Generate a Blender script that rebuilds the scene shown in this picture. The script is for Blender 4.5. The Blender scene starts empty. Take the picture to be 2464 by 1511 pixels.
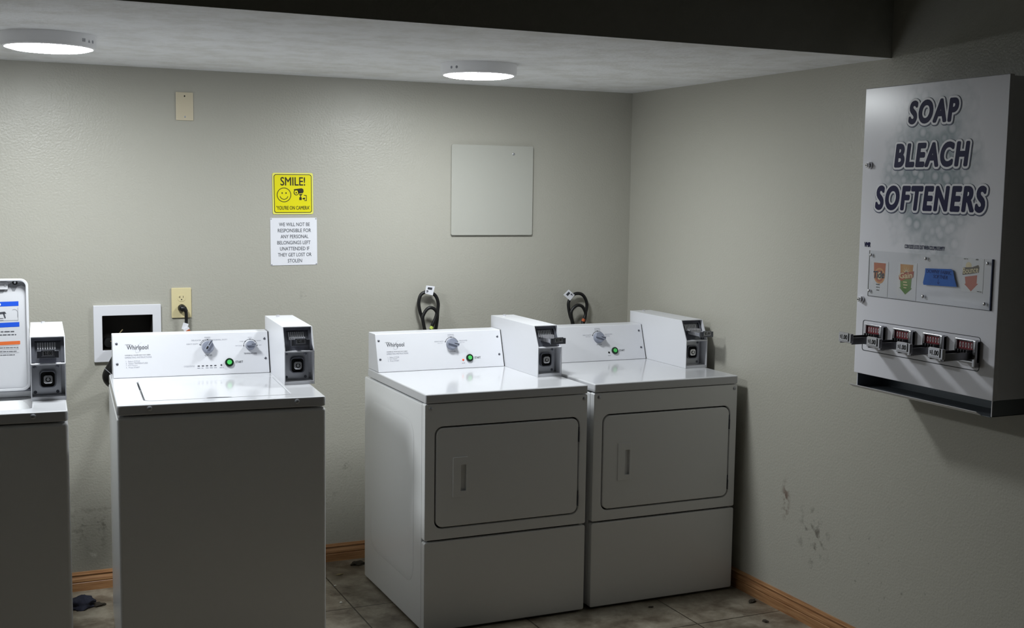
import bpy, bmesh, math, random
from math import sin, cos, pi, radians, hypot
from mathutils import Matrix, Vector, noise

random.seed(7)
scene = bpy.context.scene
COL = scene.collection

# ------------------------------------------------------------------ camera
CAM = dict(loc=(-1.85267, -5.16803, 1.68341), pitch=-0.10209, roll=0.01405, yaw=0.42714, f=2884.01)
cy_, sy_ = cos(CAM['yaw']), sin(CAM['yaw'])
cp_, sp_ = cos(CAM['pitch']), sin(CAM['pitch'])
fwd = Vector((sy_*cp_, cy_*cp_, sp_))
rgt = Vector((cy_, -sy_, 0))
upv = rgt.cross(fwd)
r2 = rgt*cos(CAM['roll']) + upv*sin(CAM['roll'])
u2 = -rgt*sin(CAM['roll']) + upv*cos(CAM['roll'])
cam_data = bpy.data.cameras.new('camera')
cam = bpy.data.objects.new('camera', cam_data)
COL.objects.link(cam)
M = Matrix((r2, u2, -fwd)).transposed().to_4x4()
M.translation = Vector(CAM['loc'])
cam.matrix_world = M
cam_data.sensor_fit = 'HORIZONTAL'
cam_data.sensor_width = 36.0
cam_data.lens = 36.0*CAM['f']/2464.0
cam_data.clip_start = 0.05
scene.camera = cam

# ------------------------------------------------------------------ world, exposure
world = bpy.data.worlds.new('world')
scene.world = world
world.use_nodes = True
world.node_tree.nodes['Background'].inputs[0].default_value = (0.80, 0.90, 0.85, 1)
world.node_tree.nodes['Background'].inputs[1].default_value = 0.006
vs = scene.view_settings
vs.view_transform = 'Standard'
vs.look = 'None'
vs.exposure = 0.0
vs.gamma = 1.0
vs.use_curve_mapping = False
LAMP_COLOR = (0.94, 0.985, 1.0)
LAMP_POWER = 98.0

# ------------------------------------------------------------------ dimensions
XR, H, YS = 1.1304, 2.1675, -1.8092      # right wall, low ceiling, front edge of the low ceiling
HD, HW = 0.9258, 0.9726                  # dryer top, washer top
W = 0.686                                # machine width

# ------------------------------------------------------------------ materials
def lin(c):
    return tuple(((v/255)/12.92 if v/255 <= 0.04045 else ((v/255+0.055)/1.055)**2.4) for v in c)

def mat(name, rgb, rough=0.5, metal=0.0, bump=None, var=None, emit=0.0, spec=0.5, coat=0.0, alpha=None):
    m = bpy.data.materials.new(name)
    m.use_nodes = True
    nt = m.node_tree
    b = nt.nodes['Principled BSDF']
    c = lin(rgb)
    b.inputs['Base Color'].default_value = (*c, 1)
    b.inputs['Roughness'].default_value = rough
    b.inputs['Metallic'].default_value = metal
    b.inputs['Specular IOR Level'].default_value = spec
    if coat: b.inputs['Coat Weight'].default_value = coat; b.inputs['Coat Roughness'].default_value = 0.05
    tc = nt.nodes.new('ShaderNodeTexCoord')
    if emit:
        b.inputs['Emission Color'].default_value = (*LAMP_COLOR, 1)
        b.inputs['Emission Strength'].default_value = emit
    if bump:
        n = nt.nodes.new('ShaderNodeTexNoise')
        n.inputs['Scale'].default_value = bump[0]
        n.inputs['Detail'].default_value = 3
        nt.links.new(tc.outputs['Object'], n.inputs['Vector'])
        bp = nt.nodes.new('ShaderNodeBump')
        bp.inputs['Strength'].default_value = bump[1]
        bp.inputs['Distance'].default_value = bump[2]
        nt.links.new(n.outputs['Fac'], bp.inputs['Height'])
        nt.links.new(bp.outputs['Normal'], b.inputs['Normal'])
    if var:   # (scale, second colour)
        n = nt.nodes.new('ShaderNodeTexNoise')
        n.inputs['Scale'].default_value = var[0]
        n.inputs['Detail'].default_value = 4
        nt.links.new(tc.outputs['Object'], n.inputs['Vector'])
        r = nt.nodes.new('ShaderNodeValToRGB')
        r.color_ramp.elements[0].position = 0.35
        r.color_ramp.elements[1].position = 0.7
        r.color_ramp.elements[0].color = (*c, 1)
        r.color_ramp.elements[1].color = (*lin(var[1]), 1)
        nt.links.new(n.outputs['Fac'], r.inputs['Fac'])
        nt.links.new(r.outputs['Color'], b.inputs['Base Color'])
    return m

def wall_material(name, rgb, scuffs_and_shade):
    """semi-gloss orange-peel wall paint; scuffs = list of (centre, radii) patches of dirt or painted shade"""
    m = mat(name, rgb, rough=0.5, bump=None)
    nt = m.node_tree; b = nt.nodes['Principled BSDF']
    tc = nt.nodes.new('ShaderNodeTexCoord')
    n1 = nt.nodes.new('ShaderNodeTexNoise'); n1.inputs['Scale'].default_value = 115; n1.inputs['Detail'].default_value = 4
    n2 = nt.nodes.new('ShaderNodeTexNoise'); n2.inputs['Scale'].default_value = 14; n2.inputs['Detail'].default_value = 2
    for n in (n1, n2): nt.links.new(tc.outputs['Object'], n.inputs['Vector'])
    add = nt.nodes.new('ShaderNodeMath'); add.operation = 'MULTIPLY_ADD'; add.inputs[1].default_value = 0.35
    nt.links.new(n2.outputs['Fac'], add.inputs[0]); nt.links.new(n1.outputs['Fac'], add.inputs[2])
    bp = nt.nodes.new('ShaderNodeBump'); bp.inputs['Strength'].default_value = 0.42; bp.inputs['Distance'].default_value = 0.0035
    nt.links.new(add.outputs[0], bp.inputs['Height']); nt.links.new(bp.outputs['Normal'], b.inputs['Normal'])
    rr = nt.nodes.new('ShaderNodeMapRange'); rr.inputs['To Min'].default_value = 0.28; rr.inputs['To Max'].default_value = 0.44
    nt.links.new(n2.outputs['Fac'], rr.inputs['Value']); nt.links.new(rr.outputs['Result'], b.inputs['Roughness'])
    b.inputs['Specular IOR Level'].default_value = 0.42
    last = None
    col = nt.nodes.new('ShaderNodeRGB'); col.outputs[0].default_value = (*lin(rgb), 1); last = col.outputs[0]
    for (cc, rad, scale, thr, tint) in scuffs_and_shade:
        mp = nt.nodes.new('ShaderNodeMapping'); mp.vector_type = 'TEXTURE'
        mp.inputs['Location'].default_value = cc; mp.inputs['Scale'].default_value = rad
        nt.links.new(tc.outputs['Object'], mp.inputs['Vector'])
        ln = nt.nodes.new('ShaderNodeVectorMath'); ln.operation = 'LENGTH'
        nt.links.new(mp.outputs['Vector'], ln.inputs[0])
        ns = nt.nodes.new('ShaderNodeTexNoise'); ns.inputs['Scale'].default_value = scale; ns.inputs['Detail'].default_value = 5
        nt.links.new(tc.outputs['Object'], ns.inputs['Vector'])
        fall = nt.nodes.new('ShaderNodeMapRange'); fall.inputs['From Min'].default_value = 0.2; fall.inputs['From Max'].default_value = 1.0
        fall.inputs['To Min'].default_value = 1.0; fall.inputs['To Max'].default_value = 0.0
        nt.links.new(ln.outputs['Value'], fall.inputs['Value'])
        th = nt.nodes.new('ShaderNodeMapRange'); th.inputs['From Min'].default_value = thr; th.inputs['From Max'].default_value = thr+0.14
        nt.links.new(ns.outputs['Fac'], th.inputs['Value'])
        mul = nt.nodes.new('ShaderNodeMath'); mul.operation = 'MULTIPLY'
        nt.links.new(fall.outputs['Result'], mul.inputs[0]); nt.links.new(th.outputs['Result'], mul.inputs[1])
        mx = nt.nodes.new('ShaderNodeMix'); mx.data_type = 'RGBA'
        nt.links.new(mul.outputs[0], mx.inputs['Factor']); nt.links.new(last, mx.inputs['A'])
        mx.inputs['B'].default_value = (*lin(tint), 1)
        last = mx.outputs['Result']
    nt.links.new(last, b.inputs['Base Color'])
    return m

WALL = (182, 180, 170)
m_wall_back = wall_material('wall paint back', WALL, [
    ((-1.40, 0, 0.20), (0.22, 1, 0.36), 9, 0.22, (128, 126, 117)),  # broad tint paints the shade between the washers into the wall colour
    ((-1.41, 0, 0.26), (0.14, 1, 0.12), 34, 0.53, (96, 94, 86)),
    ((-0.44, 0, 0.25), (0.3, 1, 0.2), 20, 0.58, (150, 148, 138)),
    ((-0.51, 0, 1.22), (0.035, 1, 0.03), 60, 0.50, (164, 162, 152)),
    ((-0.31, 0, 0.43), (0.03, 1, 0.03), 60, 0.50, (140, 138, 128))])
m_wall_right = wall_material('wall paint right', WALL, [
    ((0, -1.31, 0.46), (99, 0.035, 0.10), 34, 0.44, (122, 106, 96)),
    ((0, -1.49, 0.36), (99, 0.12, 0.16), 30, 0.54, (120, 116, 108)),
    ((0, -0.75, 0.6), (99, 0.3, 0.5), 18, 0.6, (130, 126, 116)),
    ((0, -1.9, 0.35), (99, 0.5, 0.3), 45, 0.66, (90, 86, 80))])
m_wall_front = wall_material('wall paint bulkhead', WALL, [])

def ceiling_material():
    m = mat('knockdown ceiling', (222, 222, 222), rough=0.9)
    nt = m.node_tree; b = nt.nodes['Principled BSDF']
    tc = nt.nodes.new('ShaderNodeTexCoord')
    n = nt.nodes.new('ShaderNodeTexNoise'); n.inputs['Scale'].default_value = 55; n.inputs['Detail'].default_value = 6
    nt.links.new(tc.outputs['Object'], n.inputs['Vector'])
    bp = nt.nodes.new('ShaderNodeBump'); bp.inputs['Strength'].default_value = 0.5; bp.inputs['Distance'].default_value = 0.006
    nt.links.new(n.outputs['Fac'], bp.inputs['Height']); nt.links.new(bp.outputs['Normal'], b.inputs['Normal'])
    n2 = nt.nodes.new('ShaderNodeTexNoise'); n2.inputs['Scale'].default_value = 7.0; n2.inputs['Detail'].default_value = 8; n2.inputs['Roughness'].default_value = 0.7
    nt.links.new(tc.outputs['Object'], n2.inputs['Vector'])
    r = nt.nodes.new('ShaderNodeValToRGB')
    r.color_ramp.elements[0].position = 0.38; r.color_ramp.elements[0].color = (*lin((233, 233, 232)), 1)
    r.color_ramp.elements[1].position = 0.56; r.color_ramp.elements[1].color = (*lin((246, 247, 249)), 1)
    nt.links.new(n2.outputs['Fac'], r.inputs['Fac']); nt.links.new(r.outputs['Color'], b.inputs['Base Color'])
    return m
m_ceiling = ceiling_material()

def floor_material():
    m = mat('stone look tile', (120, 110, 96), rough=0.35)
    nt = m.node_tree; b = nt.nodes['Principled BSDF']
    tc = nt.nodes.new('ShaderNodeTexCoord')
    mp = nt.nodes.new('ShaderNodeMapping'); mp.inputs['Location'].default_value = (0.475+0.5975*4, 0.634+0.343*22, 0)
    nt.links.new(tc.outputs['Object'], mp.inputs['Vector'])
    br = nt.nodes.new('ShaderNodeTexBrick')
    br.offset = 0.0; br.squash = 1.0
    br.inputs['Scale'].default_value = 1.0
    br.inputs['Brick Width'].default_value = 0.5975; br.inputs['Row Height'].default_value = 0.686
    br.inputs['Mortar Size'].default_value = 0.0035; br.inputs['Mortar Smooth'].default_value = 0.3
    br.inputs['Color1'].default_value = (0.9, 0.9, 0.9, 1); br.inputs['Color2'].default_value = (1.1, 1.08, 1.05, 1)
    br.inputs['Mortar'].default_value = (0.22, 0.2, 0.18, 1)
    nt.links.new(mp.outputs['Vector'], br.inputs['Vector'])
    n = nt.nodes.new('ShaderNodeTexNoise'); n.inputs['Scale'].default_value = 8; n.inputs['Detail'].default_value = 9; n.inputs['Roughness'].default_value = 0.68; n.inputs['Distortion'].default_value = 0.25
    nt.links.new(tc.outputs['Object'], n.inputs['Vector'])
    r = nt.nodes.new('ShaderNodeValToRGB')
    r.color_ramp.elements[0].position = 0.34; r.color_ramp.elements[0].color = (*lin((92, 82, 70)), 1)
    r.color_ramp.elements[1].position = 0.66; r.color_ramp.elements[1].color = (*lin((160, 153, 139)), 1)
    e = r.color_ramp.elements.new(0.5); e.color = (*lin((128, 120, 106)), 1)
    nt.links.new(n.outputs['Fac'], r.inputs['Fac'])
    mx = nt.nodes.new('ShaderNodeMix'); mx.data_type = 'RGBA'; mx.blend_type = 'MULTIPLY'; mx.inputs['Factor'].default_value = 1
    nt.links.new(r.outputs['Color'], mx.inputs['A']); nt.links.new(br.outputs['Color'], mx.inputs['B'])
    nt.links.new(mx.outputs['Result'], b.inputs['Base Color'])
    bp = nt.nodes.new('ShaderNodeBump'); bp.inputs['Strength'].default_value = 0.25; bp.inputs['Distance'].default_value = 0.002
    nt.links.new(n.outputs['Fac'], bp.inputs['Height']); nt.links.new(bp.outputs['Normal'], b.inputs['Normal'])
    return m
m_floor = floor_material()

def wood_material():
    m = mat('oak trim', (176, 116, 66), rough=0.38)
    nt = m.node_tree; b = nt.nodes['Principled BSDF']
    tc = nt.nodes.new('ShaderNodeTexCoord')
    mp = nt.nodes.new('ShaderNodeMapping'); mp.inputs['Scale'].default_value = (2.5, 2.5, 60)
    nt.links.new(tc.outputs['Object'], mp.inputs['Vector'])
    n = nt.nodes.new('ShaderNodeTexNoise'); n.inputs['Scale'].default_value = 3; n.inputs['Detail'].default_value = 5
    nt.links.new(mp.outputs['Vector'], n.inputs['Vector'])
    r = nt.nodes.new('ShaderNodeValToRGB')
    r.color_ramp.elements[0].position = 0.3; r.color_ramp.elements[0].color = (*lin((146, 100, 64)), 1)
    r.color_ramp.elements[1].position = 0.7; r.color_ramp.elements[1].color = (*lin((184, 140, 98)), 1)
    nt.links.new(n.outputs['Fac'], r.inputs['Fac']); nt.links.new(r.outputs['Color'], b.inputs['Base Color'])
    return m
m_wood = wood_material()

m_enamel = mat('white enamel', (206, 207, 211), rough=0.13, spec=0.5, coat=0.2, bump=(220, 0.02, 0.001))
m_cabinet = mat('white cabinet paint', (234, 235, 236), rough=0.3, bump=(160, 0.05, 0.001))
m_console = mat('white console paint', (220, 221, 226), rough=0.34, bump=(200, 0.03, 0.001))
m_dispenser = mat('dispenser white paint', (240, 240, 248), rough=0.3, bump=(120, 0.03, 0.001))
m_steel = mat('brushed steel', (176, 178, 184), rough=0.3, metal=0.55, bump=(300, 0.05, 0.001))
m_darksteel = mat('dark worn steel', (104, 106, 114), rough=0.32, metal=0.6, bump=(120, 0.08, 0.001))
m_chrome = mat('chrome', (228, 228, 232), rough=0.14, metal=0.7, bump=(60, 0.03, 0.001))
m_zinc = mat('polished zinc', (186, 186, 191), rough=0.2, metal=0.85, bump=(90, 0.12, 0.001))
m_black = mat('black plastic', (16, 16, 17), rough=0.4, bump=(90, 0.05, 0.001))
m_void = mat('dark cavity', (10, 10, 10), rough=0.9, bump=(40, 0.1, 0.001))
m_recess = mat('dirty brown box liner', (36, 31, 28), rough=0.75, var=(9, (24, 21, 19)))
m_rubber = mat('black rubber cord', (15, 15, 16), rough=0.45, bump=(150, 0.1, 0.001))
m_ink = mat('dark grey print', (64, 66, 74), rough=0.6)
m_lightink = mat('light grey print', (158, 160, 170), rough=0.6)
m_navy = mat('navy print', (20, 19, 72), rough=0.45, spec=0.15)
m_white_print = mat('white print', (242, 242, 248), rough=0.35)
m_glow_print = mat('blue grey print edge', (84, 92, 118), rough=0.4, spec=0.25)
m_knob = mat('grey knob plastic', (138, 143, 158), rough=0.3, bump=(100, 0.05, 0.001))
m_green = mat('green button', (82, 200, 100), rough=0.25)
m_darkgreen = mat('dark green bezel', (4, 34, 14), rough=0.35)
m_red = mat('red indicator lens', (255, 90, 50), rough=0.3)
m_ivory = mat('ivory plastic', (226, 213, 168), rough=0.3, bump=(200, 0.02, 0.001))
m_almond = mat('almond plastic', (214, 203, 178), rough=0.35, bump=(200, 0.02, 0.001))
m_paper = mat('white paper', (236, 237, 244), rough=0.7, bump=(30, 0.05, 0.001))
m_yellow = mat('yellow sign vinyl', (236, 226, 22), rough=0.35, bump=(120, 0.02, 0.001))
m_yellow_edge = mat('pale yellow edge', (240, 236, 110), rough=0.4)
m_signblack = mat('sign black', (38, 32, 8), rough=0.5)
m_frame = mat('white plastic frame', (232, 233, 240), rough=0.35, bump=(80, 0.03, 0.001))
m_panelpaint = mat('painted access panel', (186, 186, 178), rough=0.42, bump=(110, 0.06, 0.001))
m_lamp_body = mat('lamp housing with added glow', (226, 226, 230), rough=0.45, bump=(200, 0.02, 0.001), emit=0.075)  # faint even emission stands in for the glow around the diffuser
m_lamp = mat('lit diffuser', (255, 255, 255), rough=0.5, emit=LAMP_POWER)
m_lamp_strong = mat('lit diffuser brighter lamp', (255, 255, 255), rough=0.5, emit=LAMP_POWER*1.3)
m_blue = mat('blue sticker', (34, 84, 206), rough=0.4)
m_orange = mat('orange sticker', (216, 108, 56), rough=0.4)
m_tape = mat('blue painter tape', (38, 106, 200), rough=0.6, bump=(260, 0.2, 0.001), var=(18, (34, 92, 178)))
m_penblue = mat('ballpoint ink', (16, 44, 120), rough=0.6)
m_redlabel = mat('maroon label', (132, 26, 42), rough=0.4)
m_labelgrey = mat('label oval', (214, 206, 210), rough=0.4)
m_tide = mat('orange carton print', (206, 112, 74), rough=0.4)
m_tide2 = mat('light orange print', (232, 166, 110), rough=0.4)
m_tidenavy = mat('carton navy', (30, 36, 66), rough=0.4)
m_gaino = mat('golden orange print', (208, 138, 66), rough=0.4, var=(26, (226, 176, 106)))
m_gaing = mat('leaf green print', (98, 148, 72), rough=0.4)
m_gainr = mat('brick red print', (188, 80, 64), rough=0.4)
m_bounce = mat('coral print', (206, 100, 80), rough=0.4, var=(22, (196, 86, 72)))
m_brown = mat('brown print edge', (74, 54, 34), rough=0.4)
m_cream = mat('cream print', (250, 232, 190), rough=0.4)
m_cloth = mat('dark blue rag', (34, 36, 52), rough=0.95, bump=(60, 0.4, 0.004), var=(30, (52, 54, 70)))
m_lint = mat('grey lint', (60, 54, 46), rough=1.0, bump=(80, 0.4, 0.003))
m_scrap = mat('tan scrap', (150, 136, 104), rough=0.9, bump=(60, 0.3, 0.002))
m_slide = mat('worn slide steel', (128, 128, 132), rough=0.24, metal=0.92, bump=(70, 0.1, 0.001))
m_tray = mat('galvanised tray', (112, 118, 124), rough=0.45, metal=0.5, bump=(60, 0.1, 0.001))
m_crumb = mat('white crumb', (230, 228, 220), rough=0.9, bump=(60, 0.3, 0.002))
m_tubwhite = mat('white tub plastic', (206, 206, 208), rough=0.35, bump=(60, 0.03, 0.001))
m_tag_orange = mat('tag orange', (190, 92, 48), rough=0.6)
m_tag_green = mat('tag lime', (196, 216, 96), rough=0.5)
m_gray_sticker = mat('torn label film', (142, 144, 148), rough=0.5)

def clear_material():
    m = bpy.data.materials.new('clear acrylic'); m.use_nodes = True
    nt = m.node_tree; nt.nodes.clear()
    o = nt.nodes.new('ShaderNodeOutputMaterial'); mx = nt.nodes.new('ShaderNodeMixShader')
    t = nt.nodes.new('ShaderNodeBsdfTransparent'); g = nt.nodes.new('ShaderNodeBsdfGlossy')
    t.inputs['Color'].default_value = (0.96, 0.965, 0.97, 1)
    g.inputs['Roughness'].default_value = 0.06
    mx.inputs[0].default_value = 0.05
    nt.links.new(t.outputs[0], mx.inputs[1]); nt.links.new(g.outputs[0], mx.inputs[2])
    nt.links.new(mx.outputs[0], o.inputs['Surface'])
    return m
m_clear = clear_material()

def bubble_material():
    """white panel printed with a cloud of teal-grey soap bubbles (object Y across, Z up)"""
    m = mat('bubble print panel', (240, 240, 248), rough=0.24)
    nt = m.node_tree; b = nt.nodes['Principled BSDF']
    tc = nt.nodes.new('ShaderNodeTexCoord')
    mp = nt.nodes.new('ShaderNodeMapping'); mp.vector_type = 'TEXTURE'
    mp.inputs['Location'].default_value = (0, -2.235, 1.765); mp.inputs['Scale'].default_value = (1, 0.205, 0.265)
    nt.links.new(tc.outputs['Object'], mp.inputs['Vector'])
    fl = nt.nodes.new('ShaderNodeVectorMath'); fl.operation = 'MULTIPLY'; fl.inputs[1].default_value = (0, 1, 1)
    nt.links.new(mp.outputs['Vector'], fl.inputs[0])
    ln = nt.nodes.new('ShaderNodeVectorMath'); ln.operation = 'LENGTH'; nt.links.new(fl.outputs[0], ln.inputs[0])
    v = nt.nodes.new('ShaderNodeTexVoronoi'); v.inputs['Scale'].default_value = 27; v.feature = 'F1'
    nt.links.new(tc.outputs['Object'], v.inputs['Vector'])
    bub = nt.nodes.new('ShaderNodeValToRGB')
    bub.color_ramp.elements[0].position = 0.0; bub.color_ramp.elements[0].color = (0.12, 0.12, 0.12, 1)
    bub.color_ramp.elements[1].position = 0.85; bub.color_ramp.elements[1].color = (0.55, 0.55, 0.55, 1)
    e = bub.color_ramp.elements.new(0.28); e.color = (0.45, 0.45, 0.45, 1)
    e = bub.color_ramp.elements.new(0.46); e.color = (1, 1, 1, 1)
    nt.links.new(v.outputs['Distance'], bub.inputs['Fac'])
    n = nt.nodes.new('ShaderNodeTexNoise'); n.inputs['Scale'].default_value = 11; n.inputs['Detail'].default_value = 4
    nt.links.new(tc.outputs['Object'], n.inputs['Vector'])
    ns = nt.nodes.new('ShaderNodeMath'); ns.operation = 'MULTIPLY_ADD'; ns.inputs[1].default_value = 0.9
    nt.links.new(n.outputs['Fac'], ns.inputs[0]); nt.links.new(ln.outputs['Value'], ns.inputs[2])
    fall = nt.nodes.new('ShaderNodeMapRange'); fall.inputs['From Min'].default_value = 0.95; fall.inputs['From Max'].default_value = 1.6
    fall.inputs['To Min'].default_value = 0.8; fall.inputs['To Max'].default_value = 0.0
    nt.links.new(ns.outputs[0], fall.inputs['Value'])
    mu = nt.nodes.new('ShaderNodeMath'); mu.operation = 'MULTIPLY'
    nt.links.new(fall.outputs['Result'], mu.inputs[0]); nt.links.new(bub.outputs['Color'], mu.inputs[1])
    mx = nt.nodes.new('ShaderNodeMix'); mx.data_type = 'RGBA'
    mx.inputs['A'].default_value = (*lin((240, 240, 248)), 1); mx.inputs['B'].default_value = (*lin((112, 138, 150)), 1)
    nt.links.new(mu.outputs[0], mx.inputs['Factor']); nt.links.new(mx.outputs['Result'], b.inputs['Base Color'])
    return m
m_bubble = bubble_material()

# ------------------------------------------------------------------ object helpers
def empty(name, loc=(0, 0, 0), rz=0.0):
    o = bpy.data.objects.new(name, None)
    o.empty_display_size = 0.1
    COL.objects.link(o); o.location = loc; o.rotation_euler = (0, 0, rz)
    return o

def tag(o, label, cat, group=None, kind=None):
    o['label'] = label
    if cat: o['category'] = cat
    if group: o['group'] = group
    if kind: o['kind'] = kind
    return o

def obj(name, bm, m, parent=None, smooth=True, bevel=0.0, seg=2, label=None, angle=35):
    bmesh.ops.remove_doubles(bm, verts=bm.verts, dist=1e-6)
    if bevel:
        ed = [e for e in bm.edges if len(e.link_faces) == 2 and e.calc_face_angle(0) > radians(30)]
        bmesh.ops.bevel(bm, geom=ed, offset=bevel, segments=seg, profile=0.5, affect='EDGES', clamp_overlap=True)
    me = bpy.data.meshes.new(name)
    bmesh.ops.recalc_face_normals(bm, faces=bm.faces) if not bm.faces or True else None
    if smooth:
        for f in bm.faces: f.smooth = True
        for e in bm.edges:
            if len(e.link_faces) == 2 and e.calc_face_angle(0) > radians(angle): e.smooth = False
    bm.to_mesh(me); bm.free()
    for mm in (m if isinstance(m, (list, tuple)) else [m]): me.materials.append(mm)
    o = bpy.data.objects.new(name, me)
    COL.objects.link(o)
    if smooth:
        wn = o.modifiers.new('weighted normals', 'WEIGHTED_NORMAL'); wn.keep_sharp = True; wn.weight = 90
    if parent: o.parent = parent
    if label: o['label'] = label
    return o

def nb(): return bmesh.new()

def box(bm, x0, x1, y0, y1, z0, z1, mtx=None):
    vs_ = [bm.verts.new((x, y, z)) for x in (x0, x1) for y in (y0, y1) for z in (z0, z1)]
    for idx in ((0, 1, 3, 2), (4, 6, 7, 5), (0, 4, 5, 1), (2, 3, 7, 6), (0, 2, 6, 4), (1, 5, 7, 3)):
        bm.faces.new([vs_[i] for i in idx])
    if mtx is not None:
        for v in vs_: v.co = mtx @ v.co
    return bm

def cyl(bm, p0, p1, r0, r1=None, seg=24, caps=True):
    r1 = r0 if r1 is None else r1
    p0 = Vector(p0); p1 = Vector(p1); d = (p1-p0).normalized()
    a = d.orthogonal().normalized(); b = d.cross(a)
    ra = [bm.verts.new(p0 + (a*cos(2*pi*i/seg) + b*sin(2*pi*i/seg))*r0) for i in range(seg)]
    rb = [bm.verts.new(p1 + (a*cos(2*pi*i/seg) + b*sin(2*pi*i/seg))*r1) for i in range(seg)]
    for i in range(seg):
        j = (i+1) % seg
        bm.faces.new((ra[i], ra[j], rb[j], rb[i]))
    if caps:
        bm.faces.new(ra[::-1]); bm.faces.new(rb)
    return bm

def lathe(bm, c, axis, prof, seg=40):
    """prof: list of (distance along axis, radius)"""
    c = Vector(c); d = Vector(axis).normalized(); a = d.orthogonal().normalized(); b = d.cross(a)
    rings = []
    for t, r in prof:
        if r < 1e-6: rings.append([bm.verts.new(c + d*t)])
        else: rings.append([bm.verts.new(c + d*t + (a*cos(2*pi*i/seg) + b*sin(2*pi*i/seg))*r) for i in range(seg)])
    for A, B in zip(rings, rings[1:]):
        for i in range(seg):
            j = (i+1) % seg
            if len(A) == 1 and len(B) == 1: continue
            if len(A) == 1: bm.faces.new((A[0], B[j], B[i]))
            elif len(B) == 1: bm.faces.new((A[i], A[j], B[0]))
            else: bm.faces.new((A[i], A[j], B[j], B[i]))
    return bm

def dome(bm, c, axis, r, h, seg=14):
    """small raised screw head"""
    return lathe(bm, c, axis, [(0, r), (h*0.45, r*0.95), (h*0.85, r*0.6), (h, 0)], seg)

def prism(bm, poly, ax, a0, a1):
    """extrude a polygon along axis ax ('x','y','z'); poly = pairs of the two other axes in order"""
    def P(p, t):
        if ax == 'x': return (t, p[0], p[1])
        if ax == 'y': return (p[0], t, p[1])
        return (p[0], p[1], t)
    A = [bm.verts.new(P(p, a0)) for p in poly]; B = [bm.verts.new(P(p, a1)) for p in poly]
    n = len(poly)
    bm.faces.new(A[::-1]); bm.faces.new(B)
    for i in range(n): bm.faces.new((A[i], A[(i+1) % n], B[(i+1) % n], B[i]))
    return bm

def rrect(x0, x1, y0, y1, r, n=6):
    pts = []
    for cx, cy, a0 in ((x1-r, y1-r, 0), (x0+r, y1-r, 90), (x0+r, y0+r, 180), (x1-r, y0+r, 270)):
        for i in range(n+1):
            a = radians(a0+90*i/n); pts.append((cx+r*cos(a), cy+r*sin(a)))
    return pts

def circ(cx, cy, r, n=28, ry=None):
    return [(cx+r*cos(2*pi*i/n), cy+(ry or r)*sin(2*pi*i/n)) for i in range(n)]

def _append_mesh(bm, me, mtx, flip=False):
    vs_ = [bm.verts.new(mtx @ v.co) for v in me.vertices]
    for p in me.polygons:
        try: bm.faces.new([vs_[i] for i in p.vertices])
        except ValueError: pass

def shape(bm, polys, mtx, t=0.0, bevel=0.0):
    """flat outline with holes in the (u,v) plane, thickness t along +n; mtx maps (u,v,n)"""
    cu = bpy.data.curves.new('tmp', 'CURVE'); cu.dimensions = '2D'; cu.fill_mode = 'BOTH'
    cu.extrude = max(0, t/2-bevel); cu.bevel_depth = bevel; cu.bevel_resolution = 1; cu.offset = -bevel
    for poly in polys:
        s = cu.splines.new('POLY'); s.points.add(len(poly)-1)
        for p, q in zip(s.points, poly): p.co = (q[0], q[1], 0, 1)
        s.use_cyclic_u = True
    o = bpy.data.objects.new('tmp', cu); COL.objects.link(o)
    dg = bpy.context.evaluated_depsgraph_get()
    me = bpy.data.meshes.new_from_object(o.evaluated_get(dg))
    _append_mesh(bm, me, mtx @ Matrix.Translation((0, 0, t/2)))
    bpy.data.objects.remove(o); bpy.data.curves.remove(cu); bpy.data.meshes.remove(me)
    return bm

def _glyphs(s, offset, shear, spacing, res):
    cu = bpy.data.curves.new('tmp', 'FONT'); cu.body = s; cu.size = 1.0
    cu.offset = offset; cu.shear = shear; cu.space_character = spacing; cu.resolution_u = res
    o = bpy.data.objects.new('tmp', cu); COL.objects.link(o)
    me = bpy.data.meshes.new_from_object(o.evaluated_get(bpy.context.evaluated_depsgraph_get()))
    bpy.data.objects.remove(o); bpy.data.curves.remove(cu)
    xs = [p.co.x for p in me.vertices] or [0]; ys = [p.co.y for p in me.vertices] or [0]
    return me, min(xs), max(xs), min(ys), max(ys)

def text(bm, s, mtx, u, v, w=None, h=None, align='L', offset=0.0, shear=0.0, n=0.0003, spacing=1.0, res=3, rot=0.0, grow=None):
    """lettering: (u,v) = left/centre/right bottom of the text, fitted to width w and height h.
    offset (in em) or grow (in metres) thickens the strokes by stacking shifted copies of the glyphs."""
    me, x0, x1, y0, y1 = _glyphs(s, 0.0, shear, spacing, res)
    if x1-x0 < 1e-6: bpy.data.meshes.remove(me); return bm
    sv = h/(y1-y0) if h else None; su = w/(x1-x0) if w else sv
    if sv is None: sv = su
    ww = (x1-x0)*su; dx = {'L': 0, 'C': -ww/2, 'R': -ww}[align]
    base = mtx @ Matrix.Translation((u, v, n)) @ Matrix.Rotation(rot, 4, 'Z') @ Matrix.Translation((dx, 0, 0)) @ Matrix.Diagonal((su, sv, 1, 1)) @ Matrix.Translation((-x0, -y0, 0))
    _append_mesh(bm, me, base)
    ru, rv = (grow/su, grow/sv) if grow else (offset*0.9, offset*0.9*min(1.0, su/sv))
    if ru*su > 0.00008:
        k = 40 if grow and grow > 0.006 else (16 if grow else 6)
        for q in range(k):
            a = 2*pi*q/k
            _append_mesh(bm, me, base @ Matrix.Translation((ru*cos(a), rv*sin(a), 0.000005*(q+1))))
    bpy.data.meshes.remove(me); return bm

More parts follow.
